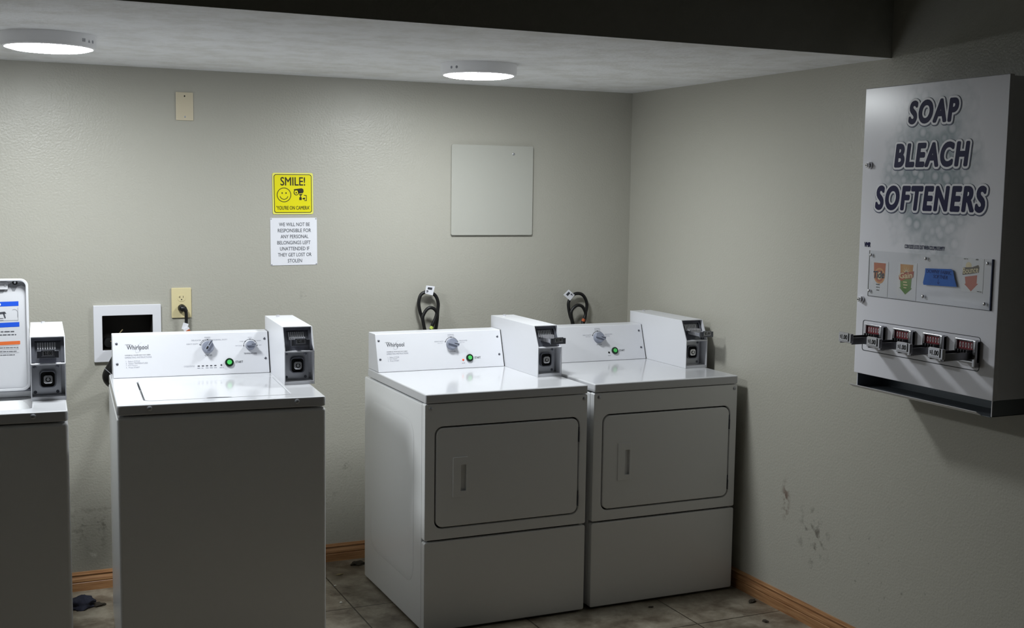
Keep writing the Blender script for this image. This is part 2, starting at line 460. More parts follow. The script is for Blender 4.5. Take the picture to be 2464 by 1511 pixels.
def print_bars(bm, mtx, u, v, w, h, align='L', n=0.0003, seed=1):
    """print too small to read: a row of word-length strokes"""
    rnd = random.Random(seed); x = {'L': u, 'C': u-w/2, 'R': u-w}[align]; end = x+w
    while x < end-h*0.5:
        L = min(end-x, h*rnd.uniform(1.6, 4.2))
        shape(bm, [[(x, v+h*0.2), (x+L, v+h*0.2), (x+L, v+h*0.8), (x, v+h*0.8)]], mtx @ Matrix.Translation((0, 0, n)))
        x += L+h*0.6

def smooth_path(pts, n=6):
    pts = [Vector(p) for p in pts]; out = []
    for i in range(len(pts)-1):
        p0 = pts[max(i-1, 0)]; p1 = pts[i]; p2 = pts[i+1]; p3 = pts[min(i+2, len(pts)-1)]
        for k in range(n):
            t = k/n
            out.append(0.5*((2*p1) + (p2-p0)*t + (2*p0-5*p1+4*p2-p3)*t*t + (3*p1-p0-3*p2+p3)*t**3))
    out.append(pts[-1]); return out

def tube(bm, pts, r, seg=14, n=6, caps=True, smooth=True):
    pp = smooth_path(pts, n) if smooth else [Vector(p) for p in pts]
    rings = []; prev = None
    for i, p in enumerate(pp):
        d = (pp[min(i+1, len(pp)-1)] - pp[max(i-1, 0)]).normalized()
        if prev is None: a = d.orthogonal().normalized()
        else:
            a = prev - d*prev.dot(d)
            a = a.normalized() if a.length > 1e-6 else d.orthogonal().normalized()
        prev = a; b = d.cross(a)
        rr = r[min(i, len(r)-1)] if isinstance(r, (list, tuple)) else r
        rings.append([bm.verts.new(p + (a*cos(2*pi*k/seg) + b*sin(2*pi*k/seg))*rr) for k in range(seg)])
    for A, B in zip(rings, rings[1:]):
        for k in range(seg):
            j = (k+1) % seg; bm.faces.new((A[k], A[j], B[j], B[k]))
    if caps: bm.faces.new(rings[0][::-1]); bm.faces.new(rings[-1])
    return bm

def frame(origin, U, V):
    U = Vector(U).normalized(); V = Vector(V).normalized(); N = U.cross(V)
    m = Matrix((U, V, N)).transposed().to_4x4(); m.translation = Vector(origin); return m

F_TOP = lambda z: frame((0, 0, z), (1, 0, 0), (0, 1, 0))            # u=x v=y n=+z
F_FRONT = lambda y: frame((0, y, 0), (1, 0, 0), (0, 0, 1))          # u=x v=z n=-y
F_SIDE = lambda x: frame((x, 0, 0), (0, -1, 0), (0, 0, 1))          # u=-y v=z n=-x

def arc(cu, cv, r, a0, a1, w, n=16):
    """thin arc band polygon"""
    A = [(cu+(r+w/2)*cos(radians(a0+(a1-a0)*i/n)), cv+(r+w/2)*sin(radians(a0+(a1-a0)*i/n))) for i in range(n+1)]
    B = [(cu+(r-w/2)*cos(radians(a0+(a1-a0)*i/n)), cv+(r-w/2)*sin(radians(a0+(a1-a0)*i/n))) for i in range(n+1)]
    return A+B[::-1]

# ================================================================== ROOM
def structure(name, bm, m, **k):
    o = obj(name, bm, m, **k); o['kind'] = 'structure'; return o

bm = nb(); box(bm, -3.4, XR+0.1, -6.6, 0.1, -0.06, 0.0)
structure('floor', bm, m_floor, smooth=False)
bm = nb()
shape(bm, [[(-3.4, 0), (XR+0.1, 0), (XR+0.1, H+0.02), (-3.4, H+0.02)], [(-1.359, 1.005), (-1.156, 1.005), (-1.156, 1.150), (-1.359, 1.150)]],
      frame((0, 0.08, 0), (1, 0, 0), (0, 0, 1)), t=0.08)
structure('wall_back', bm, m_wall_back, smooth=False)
bm = nb(); box(bm, XR, XR+0.08, -6.6, 0.0, 0, 3.0)
structure('wall_right', bm, m_wall_right, smooth=False)
bm = nb(); box(bm, -3.4, -3.32, YS, 0.0, 0, H)  # unseen wall out of view, added to bounce light and cut short to limit it
structure('wall_left_bounce', bm, m_wall_front, smooth=False)
# low ceiling with a slightly ragged texture line against the back wall
bm = nb(); box(bm, -3.32, XR, YS, 0.0, H, H+0.001)
structure('ceiling', bm, m_ceiling, smooth=False)
bm = nb(); box(bm, -3.32, XR, YS, YS+0.1, H+0.001, 3.0)
structure('wall_front', bm, m_wall_front, smooth=False, label='dark bulkhead face above the low ceiling edge')

# oak baseboards
prof = [(0.0, 0.0), (0.0, 0.078), (0.006, 0.078), (0.008, 0.071), (0.012, 0.069), (0.012, 0.066), (0.008, 0.064), (0.010, 0.058), (0.015, 0.048), (0.016, 0.040), (0.013, 0.036), (0.016, 0.033), (0.017, 0.0)]
bm = nb(); prism(bm, [(-a, b) for a, b in prof], 'x', -3.32, XR-0.017)
structure('baseboard_back', bm, m_wood, smooth=False)
bm = nb(); prism(bm, [(XR-a, b) for a, b in prof], 'y', -6.6, -0.0)
structure('baseboard_right', bm, m_wood, smooth=False)

# ================================================================== CEILING LIGHTS
def ceiling_light(x, y, label, marks, lamp):
    t = empty('ceiling_light', (x, y, H)); tag(t, label, 'ceiling light', 'round ceiling lights')
    bm = nb(); lathe(bm, (0, 0, 0), (0, 0, -1), [(0, 0.0), (0, 0.147), (0.034, 0.147), (0.041, 0.143), (0.043, 0.136), (0.040, 0.1345), (0.030, 0.1345), (0.030, 0)], 72)
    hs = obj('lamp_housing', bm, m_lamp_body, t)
    bm = nb(); lathe(bm, (0, 0, 0), (0, 0, -1), [(0.0395, 0.1335), (0.044, 0.1315), (0.0485, 0.115), (0.0515, 0.085), (0.0535, 0.045), (0.054, 0.0)], 64)
    obj('diffuser', bm, lamp, t, angle=60)
    bm = nb()
    for a, s in marks:
        ca, sa = cos(radians(a)), sin(radians(a))
        fr = frame((0.1474*ca, 0.1474*sa, -0.022), (-sa, ca, 0), (0, 0, 1))
        if s == 'tri': shape(bm, [[(-0.006, -0.005), (0.006, -0.005), (0, 0.005)]], fr)
        elif s == 'bars':
            for k in range(3): shape(bm, [[(-0.007+k*0.005, -0.005), (-0.004+k*0.005, -0.005), (-0.004+k*0.005, 0.006), (-0.007+k*0.005, 0.006)]], fr)
        else: shape(bm, [circ(0, 0, 0.0055, 12)], fr)
    obj('printed_marks', bm, m_lightink, hs, smooth=False)
    return t
ceiling_light(-1.592, -0.93, 'round white flush ceiling light above the two washers, cut by the left edge', [(-48, 'bars'), (-38, 'tri'), (-29, 'dot')], m_lamp_strong)
ceiling_light(-0.034, -0.83, 'round white flush ceiling light above the left dryer', [(-157, 'dot'), (-147, 'dot')], m_lamp)

# ================================================================== WALL THINGS (back wall, y = 0)
# blank plate
t = empty('blank_wall_plate', (-1.0125, 0, 2.0155)); tag(t, 'blank almond wall plate high on the back wall', 'wall plate')
bm = nb(); box(bm, -0.0355, 0.0355, -0.006, 0, -0.058, 0.058); obj('plate', bm, m_almond, t, bevel=0.003)
bm = nb(); cyl(bm, (0.0, -0.0055, 0.042), (0.0, -0.0066, 0.042), 0.0032, seg=14); obj('screw_hole', bm, m_void, t, label='empty dark screw hole')
bm = nb(); dome(bm, (0.001, -0.006, -0.043), (0, -1, 0), 0.004, 0.0015); obj('screw', bm, m_steel, t)

# yellow sign
t = empty('camera_sign', (-0.5555, 0, 1.5705)); tag(t, 'yellow square sign with a smiley face and a security camera', 'sign')
t.rotation_euler = (0, radians(-0.6), 0)
f = F_FRONT(-0.0005)
bm = nb(); shape(bm, [rrect(-0.0895, 0.0895, 0, 0.1785, 0.008)], f, t=0.002); obj('sign_panel', bm, m_yellow_edge, t, smooth=False)
f = F_FRONT(-0.0027)
bm = nb(); shape(bm, [rrect(-0.0815, 0.0815, 0.008, 0.1705, 0.008)], f, t=0.0002); obj('sign_face', bm, m_yellow, t, smooth=False)
f = F_FRONT(-0.0031)
bm = nb(); shape(bm, [rrect(-0.0832, 0.0832, 0.0062, 0.1722, 0.010), rrect(-0.0806, 0.0806, 0.0088, 0.1696, 0.008)], f); obj('border_line', bm, m_signblack, t, smooth=False)
bm = nb(); text(bm, 'SMILE!', f, 0.0, 0.124, 0.108, 0.036, 'C', offset=0.016); obj('heading_lettering', bm, m_signblack, t, smooth=False)
bm = nb(); text(bm, "'YOU'RE ON CAMERA'", f, 0.0, 0.0195, 0.146, 0.0165, 'C', offset=0.014); obj('footer_lettering', bm, m_signblack, t, smooth=False)
bm = nb()
cxs, czs = -0.0395, 0.0835
shape(bm, [circ(cxs, czs, 0.0315, 40), circ(cxs, czs, 0.0285, 40)], f)
shape(bm, [circ(cxs-0.008, czs+0.008, 0.0028, 14, 0.0038)], f); shape(bm, [circ(cxs+0.009, czs+0.008, 0.0028, 14, 0.0038)], f)
shape(bm, [arc(cxs, czs-0.001, 0.018, 195, 345, 0.0028)], f)
obj('smiley_face', bm, m_signblack, t, smooth=False)
bm = nb()
shape(bm, [[(0.004, 0.108), (0.038, 0.1125), (0.046, 0.1085), (0.0475, 0.098), (0.044, 0.0915), (0.024, 0.089), (0.0205, 0.103), (0.004, 0.1035)]], f)
shape(bm, [circ(0.0145, 0.094, 0.0115, 22, 0.0125), circ(0.0150, 0.0945, 0.0085, 22, 0.0098)], f)
shape(bm, [circ(0.0145, 0.093, 0.0028, 12, 0.0036)], f)
shape(bm, [[(0.025, 0.0862), (0.043, 0.0885), (0.037, 0.0805), (0.031, 0.0805)]], f)
shape(bm, [[(0.0315, 0.080), (0.0355, 0.080), (0.0355, 0.073), (0.0315, 0.073)]], f)
shape(bm, [rrect(0.0275, 0.0385, 0.061, 0.0735, 0.002)], f)
shape(bm, [[(0.040, 0.0665), (0.047, 0.0715), (0.053, 0.0715), (0.053, 0.0635), (0.047, 0.0635)]], f)
shape(bm, [[(0.048, 0.0835), (0.0605, 0.082), (0.0605, 0.057), (0.049, 0.058), (0.049, 0.0605), (0.0575, 0.060), (0.0575, 0.079), (0.048, 0.0805)]], f)
obj('camera_pictogram', bm, m_signblack, t, smooth=False)

# paper notice
t = empty('paper_notice', (-0.5518, 0, 1.3485)); tag(t, 'white paper notice about lost belongings below the yellow sign', 'notice')
t.rotation_euler = (0, radians(-0.5), 0)
bm = nb(); shape(bm, [rrect(-0.1032, 0.1032, 0, 0.206, 0.002, 2)], F_FRONT(-0.0005), t=0.0015); obj('paper_sheet', bm, m_paper, t, smooth=False)
bm = nb(); f = F_FRONT(-0.0023)
for i, (ln_, w) in enumerate([('WE WILL NOT BE', 0.136), ('RESPONSIBLE FOR', 0.147), ('ANY PERSONAL', 0.123), ('BELONGINGS LEFT', 0.147), ('UNATTENDED IF', 0.130), ('THEY GET LOST OR', 0.149), ('STOLEN', 0.063)]):
    text(bm, ln_, f, 0.003+(-0.003 if i in (3,) else 0), 0.170-i*0.0264, w, 0.0155, 'C', offset=0.004)
obj('lettering', bm, m_ink, t, smooth=False)
for sx in (-0.099, 0.099):
    for z in (0.004, 0.202):
        bm = nb(); dome(bm, (sx, -0.002, z), (0, -1, 0), 0.003, 0.002); obj('thumb_tack', bm, m_steel, t)

# access panel
t = empty('access_panel', (0.3870, 0, 1.4775)); tag(t, 'square painted access panel on the back wall above the left dryer', 'access panel')
bm = nb(); shape(bm, [rrect(-0.2065, 0.2065, 0, 0.4165, 0.008)], F_FRONT(-0.004), t=0.008, bevel=0.001); obj('panel_door', bm, m_panelpaint, t, smooth=False)
bm = nb(); shape(bm, [rrect(-0.200, 0.200, 0.006, 0.410, 0.006)], F_FRONT(0), t=0.004); obj('panel_frame', bm, m_void, t, smooth=False)
bm = nb(); dome(bm, (0.104, -0.012, 0.3785), (0, -1, 0), 0.006, 0.003); obj('latch_screw', bm, m_steel, t)

# laundry outlet box
t = empty('laundry_outlet_box', (-1.2565, 0, 0.958)); tag(t, 'white framed laundry supply box set in the wall behind the closed-lid washer', 'outlet box')
bm = nb(); shape(bm, [rrect(-0.1345, 0.1345, 0, 0.2345, 0.003, 2), rrect(-0.1005, 0.1005, 0.0475, 0.1915, 0.002, 2)], F_FRONT(-0.0005), t=0.012, bevel=0.0015); obj('frame', bm, m_frame, t, smooth=False)
bm = nb()   # five-sided recess reaching into the wall
X0, X1, Z0, Z1, YB = -0.1012, 0.1002, 0.0472, 0.1918, 0.078
v = {}
for i, (x, z) in enumerate(((X0, Z0), (X1, Z0), (X1, Z1), (X0, Z1))):
    v[i, 0] = bm.verts.new((x, -0.002, z)); v[i, 1] = bm.verts.new((x, YB, z))
for i in range(4):
    j = (i+1) % 4; bm.faces.new((v[i, 0], v[j, 0], v[j, 1], v[i, 1]))
bm.faces.new([v[i, 1] for i in range(4)])
obj('recess', bm, m_recess, t, smooth=False, label='dark dirty recess')
bm = nb(); tube(bm, [(-0.064, 0.03, 0.079), (-0.045, 0.02, 0.097), (-0.018, 0.012, 0.130)], 0.0022, seg=8); obj('valve_rod', bm, m_scrap, t, label='thin pale rod inside')
bm = nb(); lathe(bm, (-0.07, 0.06, 0.074), (0, -1, 0), [(0, 0.024), (0.02, 0.024), (0.026, 0.02), (0.028, 0)], 20); obj('valve_knob', bm, m_black, t)

# power outlet
t = empty('power_outlet', (-1.0365, 0, 1.195)); tag(t, 'ivory duplex power outlet behind the closed-lid washer', 'power outlet')
bm = nb(); box(bm, -0.041, 0.041, -0.007, 0, -0.0635, 0.0635); obj('plate', bm, m_ivory, t, bevel=0.003)
for dz in (0.0215, -0.0215):
    bm = nb(); shape(bm, [[(p[0], p[1]+dz) for p in [(0.0165*cos(a), max(-0.0135, min(0.0135, 0.0165*sin(a)))) for a in [2*pi*i/28 for i in range(28)]]]], F_FRONT(-0.007), t=0.0012)
    rc = obj('receptacle', bm, m_ivory, t, smooth=False)
    bm = nb(); ff = F_FRONT(-0.0084)
    shape(bm, [[(-0.0075, dz-0.001), (-0.0058, dz-0.001), (-0.0058, dz+0.008), (-0.0075, dz+0.008)]], ff, t=0.0002)
    shape(bm, [[(-0.0115, dz+0.0025), (-0.0075, dz+0.0025), (-0.0075, dz+0.0042), (-0.0115, dz+0.0042)]], ff, t=0.0002)
    shape(bm, [[(0.0058, dz), (0.0075, dz), (0.0075, dz+0.008), (0.0058, dz+0.008)]], ff, t=0.0002)
    shape(bm, [circ(0, dz-0.007, 0.0026, 12)], ff, t=0.0002)
    obj('slots', bm, m_void, rc, smooth=False)

# ================================================================== MACHINES
CON_H, CON_DY = 0.155, 0.0517

def console_frame(y0, z0):
    return frame((0, y0, z0), (1, 0, 0), (0, CON_DY, CON_H))

def screws(parent, f, pts, r=0.0048, m=None):
    for u, v in pts:
        p = f @ Vector((u, v, 0)); n = f.to_3x3() @ Vector((0, 0, 1))
        bm = nb(); dome(bm, p, n, r, 0.0028)
        obj('screw', bm, m or m_darksteel, parent)

def knob(parent, f, u, v, r, ang, slot):
    p = f @ Vector((u, v, 0)); n = f.to_3x3() @ Vector((0, 0, 1))
    bm = nb(); lathe(bm, p, n, [(0, r*1.0), (0.004, r*1.0), (0.015, r*0.93), (0.0185, r*0.86), (0.0195, 0)], 36)
    k = obj('dial_knob', bm, m_knob, parent)
    bm = nb()
    g = f @ Matrix.Translation((u, v, 0.0185)) @ Matrix.Rotation(radians(ang), 4, 'Z')
    box(bm, -r*0.92, r*1.02, -r*0.26, r*0.26, 0, 0.008, g)
    obj('knob_grip', bm, m_knob, k, bevel=0.0018)
    bm = nb(); g2 = g @ Matrix.Translation((0, 0, 0.0084))
    box(bm, r*0.12, r*0.98, -r*0.045, r*0.045, 0, 0.0003, g2)
    if slot: shape(bm, [rrect(-r*0.62, -r*0.1, -r*0.13, r*0.13, r*0.12, 4)], g2, t=0.0003)
    obj('knob_marker', bm, m_void, k, smooth=False)

def start_button(parent, f, u, v, r):
    p = f @ Vector((u, v, 0)); n = f.to_3x3() @ Vector((0, 0, 1))
    bm = nb(); lathe(bm, p, n, [(0, r), (0.004, r), (0.0065, r*0.9), (0.0065, r*0.62), (0.002, r*0.60)], 32)
    s = obj('start_button', bm, m_darkgreen, parent)
    bm = nb(); lathe(bm, p, n, [(0.002, r*0.58), (0.007, r*0.58), (0.009, r*0.5), (0.0085, r*0.38), (0.0085, 0)], 32)
    obj('button_cap', bm, m_green, s, label='green button cap')

def console_prints(parent, f, kind, brand):
    def flush(name, m, bm):
        obj(name, bm, m, parent, smooth=False); return nb()
    ink = nb(); light = nb()
    if brand:
        u0, w = (0.047, 0.081) if kind == 'dryer' else (0.060, 0.080)
        b0 = 0.105
        text(ink, 'Whirlpool', f, u0+0.003, b0-0.003, w-0.003, 0.0225, 'L', offset=0.006)
        # swoosh rings around the word
        for (cu, cv, rx, ry, a0, a1, rot) in ((u0+0.050, b0+0.010, 0.024, 0.0105, 20, 200, 52),):
            pts = []
            for q in range(2):
                rng = range(0, 41) if q == 0 else range(40, -1, -1)
                for i in rng:
                    a = 0.6+2*pi*i/40*0.80; k = 1.0 if q == 0 else 0.965
                    x, y = rx*k*cos(a), ry*k*sin(a); c, s = cos(radians(rot)), sin(radians(rot))
                    pts.append((cu+x*c-y*s, cv+x*s+y*c))
            shape(light, [pts], f @ Matrix.Translation((0, 0, 0.0002)))
        # small plate beneath the logo's top left with 'COMMERCIAL' ribbon
        text(ink, 'COMMERCIAL', f, u0-0.003, b0+0.0200, 0.023, 0.0032, 'L', offset=0.01)
        ink = flush('logo_lettering', m_ink, ink); light = flush('logo_swoosh', m_lightink, light)
        iu = u0 if kind == 'dryer' else 0.055
        text(ink, 'COMMERCIAL DRYER HEAVY DUTY SERIES' if kind == 'dryer' else 'COMMERCIAL WASHER HEAVY DUTY SERIES', f, iu, 0.0845, 0.092, 0.0034, 'L', offset=0.012)
        ink = flush('series_lettering', m_ink, ink)
        text(light, 'OPERATING INSTRUCTIONS', f, iu, 0.0745, 0.0955, 0.0062, 'L')
        lines = ['1.  Select CYCLE', '2.  Insert Payment', '3.  Press START'] if kind == 'dryer' else ['1.  Select CYCLE', '2.  Select TEMPERATURE', '3.  Insert Payment', '4.  Press START']
        for i, s in enumerate(lines): text(light, s, f, iu+0.003, 0.0605-i*0.0078, None, 0.0052, 'L')
        light = flush('instruction_lettering', m_lightink, light)
    if kind == 'dryer':
        shape(ink, [arc(0.3425, 0.1078, 0.0305, 22, 158, 0.0016)], f @ Matrix.Translation((0, 0, 0.0003)))
        for a in (22, 90, 158):
            shape(ink, [circ(0.3425+0.0305*cos(radians(a)), 0.1078+0.0305*sin(radians(a)), 0.0024, 10)], f @ Matrix.Translation((0, 0, 0.0003)))
        ink = flush('dial_markings', m_ink, ink)
        text(light, 'NORMAL', f, 0.3428, 0.1475, 0.029, 0.0046, 'C', offset=0.004); text(light, 'Medium Heat', f, 0.3428, 0.1415, 0.030, 0.0036, 'C')
        light = flush('dial_lettering', m_lightink, light)
        text(light, 'HEAVY DUTY', f, 0.3065, 0.1195, 0.042, 0.0046, 'R', offset=0.004); text(light, 'High Heat', f, 0.302, 0.1125, 0.024, 0.0036, 'R')
        light = flush('dial_lettering', m_lightink, light)
        text(light, 'DELICATES', f, 0.378, 0.1195, 0.037, 0.0046, 'L', offset=0.004); text(light, 'Low Heat', f, 0.380, 0.1125, 0.022, 0.0036, 'L')
        text(ink, 'CYCLES', f, 0.3427, 0.0735, 0.027, 0.0052, 'C', offset=0.006)
        ink = flush('dial_lettering', m_ink, ink); light = flush('dial_lettering', m_lightink, light)
        text(ink, 'START', f, 0.4405, 0.0405, 0.0285, 0.0085, 'L', offset=0.012); ink = flush('button_lettering', m_ink, ink)
        print_bars(light, f, 0.387, 0.022, 0.013, 0.0035, 'C', seed=31)
    else:
        shape(ink, [arc(0.358, 0.108, 0.0275, 62, 162, 0.0012)], f @ Matrix.Translation((0, 0, 0.0003)))
        shape(ink, [arc(0.358, 0.108, 0.0315, 55, 160, 0.0009)], f @ Matrix.Translation((0, 0, 0.0003)))
        for a, q in ((90, 0.0295), (160, 0.0275), (160, 0.0315), (122, 0.0315), (57, 0.0315)):
            shape(ink, [circ(0.358+q*cos(radians(a)), 0.108+q*sin(radians(a)), 0.0018, 8)], f @ Matrix.Translation((0, 0, 0.0003)))
        text(light, 'MIXED', f, 0.358, 0.1435, 0.022, 0.0048, 'C', offset=0.004)
        text(light, 'DELICATES', f, 0.334, 0.1335, 0.036, 0.0048, 'R', offset=0.004)
        text(light, 'HEAVY DUTY', f, 0.323, 0.1195, 0.044, 0.0048, 'R', offset=0.004)
        text(light, 'NORMAL DUTY', f, 0.378, 0.1335, 0.054, 0.0048, 'L', offset=0.004)
        text(ink, 'CYCLES', f, 0.359, 0.0735, 0.027, 0.0052, 'C', offset=0.004)
        ink = flush('dial_markings', m_ink, ink); light = flush('dial_lettering', m_lightink, light)
        shape(ink, [arc(0.518, 0.109, 0.0255, 0, 180, 0.0013)], f @ Matrix.Translation((0, 0, 0.0003)))
        for i, (a, s, al) in enumerate(((180, 'TAP COLD', 'R'), (138, 'COLD', 'R'), (90, 'COOL', 'C'), (44, 'WARM', 'L'), (0, 'HOT', 'L'))):
            q = 0.0255; cu, cv = 0.518+q*cos(radians(a)), 0.109+q*sin(radians(a))
            shape(ink, [circ(cu, cv, 0.0021, 10)], f @ Matrix.Translation((0, 0, 0.0003)))
            text(light, s, f, cu+{'R': -0.006, 'C': 0, 'L': 0.006}[al], cv+(0.005 if al == 'C' else -0.001), None, 0.0038, al)
        text(ink, 'TEMPERATURE', f, 0.5165, 0.0755, 0.050, 0.0056, 'C', offset=0.006)
        ink = flush('dial_markings', m_ink, ink); light = flush('dial_lettering', m_lightink, light)
        text(ink, 'START', f, 0.4585, 0.0425, 0.0285, 0.0085, 'L', offset=0.012); ink = flush('button_lettering', m_ink, ink)
        text(light, 'CYCLE STATUS', f, 0.3055, 0.0335, 0.039, 0.0052, 'R')
        for i in range(5):
            u = 0.3209+i*0.0154
            shape(ink, [rrect(u-0.0042, u+0.0042, 0.0342, 0.0378, 0.001, 2)], f @ Matrix.Translation((0, 0, 0.0004)))
            print_bars(light, f, u, 0.0262, 0.0105, 0.0034, 'C', seed=20+i)
        print_bars(light, f, 0.4051, 0.0255, 0.0145, 0.0034, 'C', seed=30)
        shape(ink, [circ(0.4051, 0.0368, 0.0034, 12)], f @ Matrix.Translation((0, 0, 0.0004)))
    if ink.verts: obj('status_lights', ink, m_ink, parent, smooth=False)
    obj('status_lettering', light, m_lightink, parent, smooth=False)

def coin_box(root, x0, y0, zt, slide_y, back=0.727):
    """vertical coin meter with tilted upper window; front edge at y0, standing on zt"""
    x1 = x0+0.109; zk, ztop, dy = zt+0.121, zt+0.2065, 0.0445
    bm = nb(); T = 0.003
    side = [(y0, zt), (y0, zk), (y0+dy, ztop), (back, ztop), (back, zt)]
    prism(bm, side, 'x', x0, x0+T); prism(bm, side, 'x', x1-T, x1)
    box(bm, x0+T, x1-T, y0+dy, back, ztop-T, ztop)                        # top
    box(bm, x0+T, x1-T, y0+0.001, y0+0.06, zt, zt+0.011)                  # bottom lip
    box(bm, x0+T, x1-T, back-T, back, zt+0.011, ztop-T)                   # back
    box(bm, x0+T, x1-T, y0+0.0005, y0+0.055, zk-0.004, zk)                # lip between the windows
    box(bm, x0+T, x1-T, y0+0.056, y0+0.058, zt+0.011, zk-0.004)           # inner wall behind the lock plate
    cb = obj('coin_box', bm, m_console, root, smooth=False)
    # upper recessed steel plate, parallel to the tilted front
    V = Vector((0, dy, ztop-zk)); L = V.length
    f = frame((0, y0+0.028, zk-0.001), (1, 0, 0), V)
    bm = nb(); shape(bm, [[(x0+T, 0), (x1-T, 0), (x1-T, L-0.006), (x0+T, L-0.006)]], f, t=0.002)
    for a, b in ((x0+T, x0+0.014), (x1-0.014, x1-T)): shape(bm, [[(a, 0), (b, 0), (b, L-0.008), (a, L-0.008)]], f @ Matrix.Translation((0, 0, 0.002)), t=0.006)
    shape(bm, [[(x0+0.014, L-0.02), (x1-0.014, L-0.02), (x1-0.014, L-0.008), (x0+0.014, L-0.008)]], f @ Matrix.Translation((0, 0, 0.002)), t=0.006)
    obj('slot_plate', bm, m_darksteel, cb, smooth=False, label='dark steel plate in the upper window')
    # coin slots
    bm = nb(); xc = (x0+x1)/2
    for i in range(8):
        u = xc-0.030+i*0.0075
        shape(bm, [rrect(u-0.0022, u+0.0022, L*0.42, L*0.74, 0.002, 3)], f @ Matrix.Translation((0, 0, 0.0023)), t=0.004)
    obj('coin_guides', bm, m_steel, cb, smooth=False)
    # coin slide pushed or pulled along y
    zs = zt+0.157
    bm = nb()
    box(bm, xc-0.026, xc+0.026, slide_y+0.006, y0+0.05, zs-0.012, zs+0.004)
    sl = obj('coin_slide', bm, m_zinc, root, bevel=0.001)
    bm = nb()
    for i in range(8):
        u = xc-0.030+i*0.0075
        box(bm, u-0.0016, u+0.0016, y0+0.012, y0+0.034, zs+0.004, zs+0.013)
    obj('coin_teeth', bm, m_chrome, sl, smooth=False)
    bm = nb(); box(bm, xc-0.034, xc+0.034, slide_y, slide_y+0.008, zs-0.014, zs+0.010); box(bm, xc-0.021, xc+0.021, slide_y-0.004, slide_y, zs-0.008, zs+0.014)
    obj('slide_handle', bm, m_darksteel, sl, bevel=0.0015)
    ff = frame((0, slide_y-0.0042, zs), (1, 0, 0), (0, 0, 1))
    bm = nb(); shape(bm, [[(xc-0.0175, -0.0055), (xc+0.0175, -0.0055), (xc+0.0155, 0.0115), (xc-0.0155, 0.0115)]], ff, t=0.0002); obj('price_plate', bm, m_steel, sl, smooth=False)
    bm = nb(); text(bm, '$2.00', ff @ Matrix.Translation((0, 0, 0.0004)), xc, -0.0035, 0.026, 0.0125, 'C', offset=0.03); obj('price_lettering', bm, m_void, sl, smooth=False)
    # lower lock plate
    fl = F_FRONT(y0+0.042)
    bm = nb(); shape(bm, [[(x0+T, zt+0.011), (x1-T-0.012, zt+0.011), (x1-T-0.012, zk-0.004), (x0+T, zk-0.004)]], fl, t=0.002)
    lp = obj('lock_plate', bm, m_steel, root, smooth=False)
    bm = nb(); cz = zt+0.066
    shape(bm, [rrect(xc-0.028, xc+0.024, cz-0.029, cz+0.029, 0.013), rrect(xc-0.024, xc+0.020, cz-0.025, cz+0.025, 0.011)], fl @ Matrix.Translation((0, 0, 0.002)), t=0.010, bevel=0.001)
    obj('lock_collar', bm, m_darksteel, lp)
    bm = nb(); shape(bm, [rrect(xc-0.024, xc+0.020, cz-0.025, cz+0.025, 0.011)], fl @ Matrix.Translation((0, 0, 0.0022)), t=0.002); obj('collar_floor', bm, m_void, lp, smooth=False)
    bm = nb(); shape(bm, [rrect(xc-0.015, xc+0.013, cz-0.015, cz+0.013, 0.008)], fl @ Matrix.Translation((0, 0, 0.0042)), t=0.011, bevel=0.0015); obj('lock', bm, m_chrome, lp)
    bm = nb(); shape(bm, [circ(xc-0.001, cz-0.001, 0.0085, 20)], fl @ Matrix.Translation((0, 0, 0.0156)), t=0.0004)
    obj('lock_face', bm, m_void, lp, smooth=False)
    bm = nb(); shape(bm, [circ(xc-0.001, cz-0.001, 0.005, 16)], fl @ Matrix.Translation((0, 0, 0.0161)), t=0.0006); shape(bm, [rrect(xc-0.004, xc+0.003, cz+0.0045, cz+0.0065, 0.0005, 2)], fl @ Matrix.Translation((0, 0, 0.0161)), t=0.0006)
    obj('lock_core', bm, m_chrome, lp, smooth=False)
    for u, v in ((x0+0.013, zt+0.022), (x1-0.026, zt+0.022), (x1-0.026, zk-0.014), (x0+0.013, zk-0.014)):
        bm = nb(); dome(bm, fl @ Vector((u, v, 0.002)), (0, -1, 0), 0.0055, 0.003); obj('bolt', bm, m_darksteel, lp)
    # lock cylinder on top
    bm = nb(); cyl(bm, (xc-0.012, back-0.05, ztop), (xc-0.012, back-0.05, ztop+0.008), 0.007, seg=16); obj('top_lock', bm, m_chrome, cb)
    return cb

def console(root, y0, z0, x0, x1, back=0.706):
    bm = nb()
    ztop = z0+CON_H
    prism(bm, [(y0, z0), (y0+CON_DY, ztop), (back, ztop), (back, z0)], 'x', x0, x1)
    c = obj('console', bm, m_console, root, bevel=0.003)
    bm = nb(); prism(bm, [(y0+0.002, z0), (y0+CON_DY+0.002, ztop-0.002), (back, ztop-0.002), (back, z0)], 'x', x1, x1+0.003)
    obj('console_end_cap', bm, m_black, c, smooth=False, label='dark end gasket')
    return c

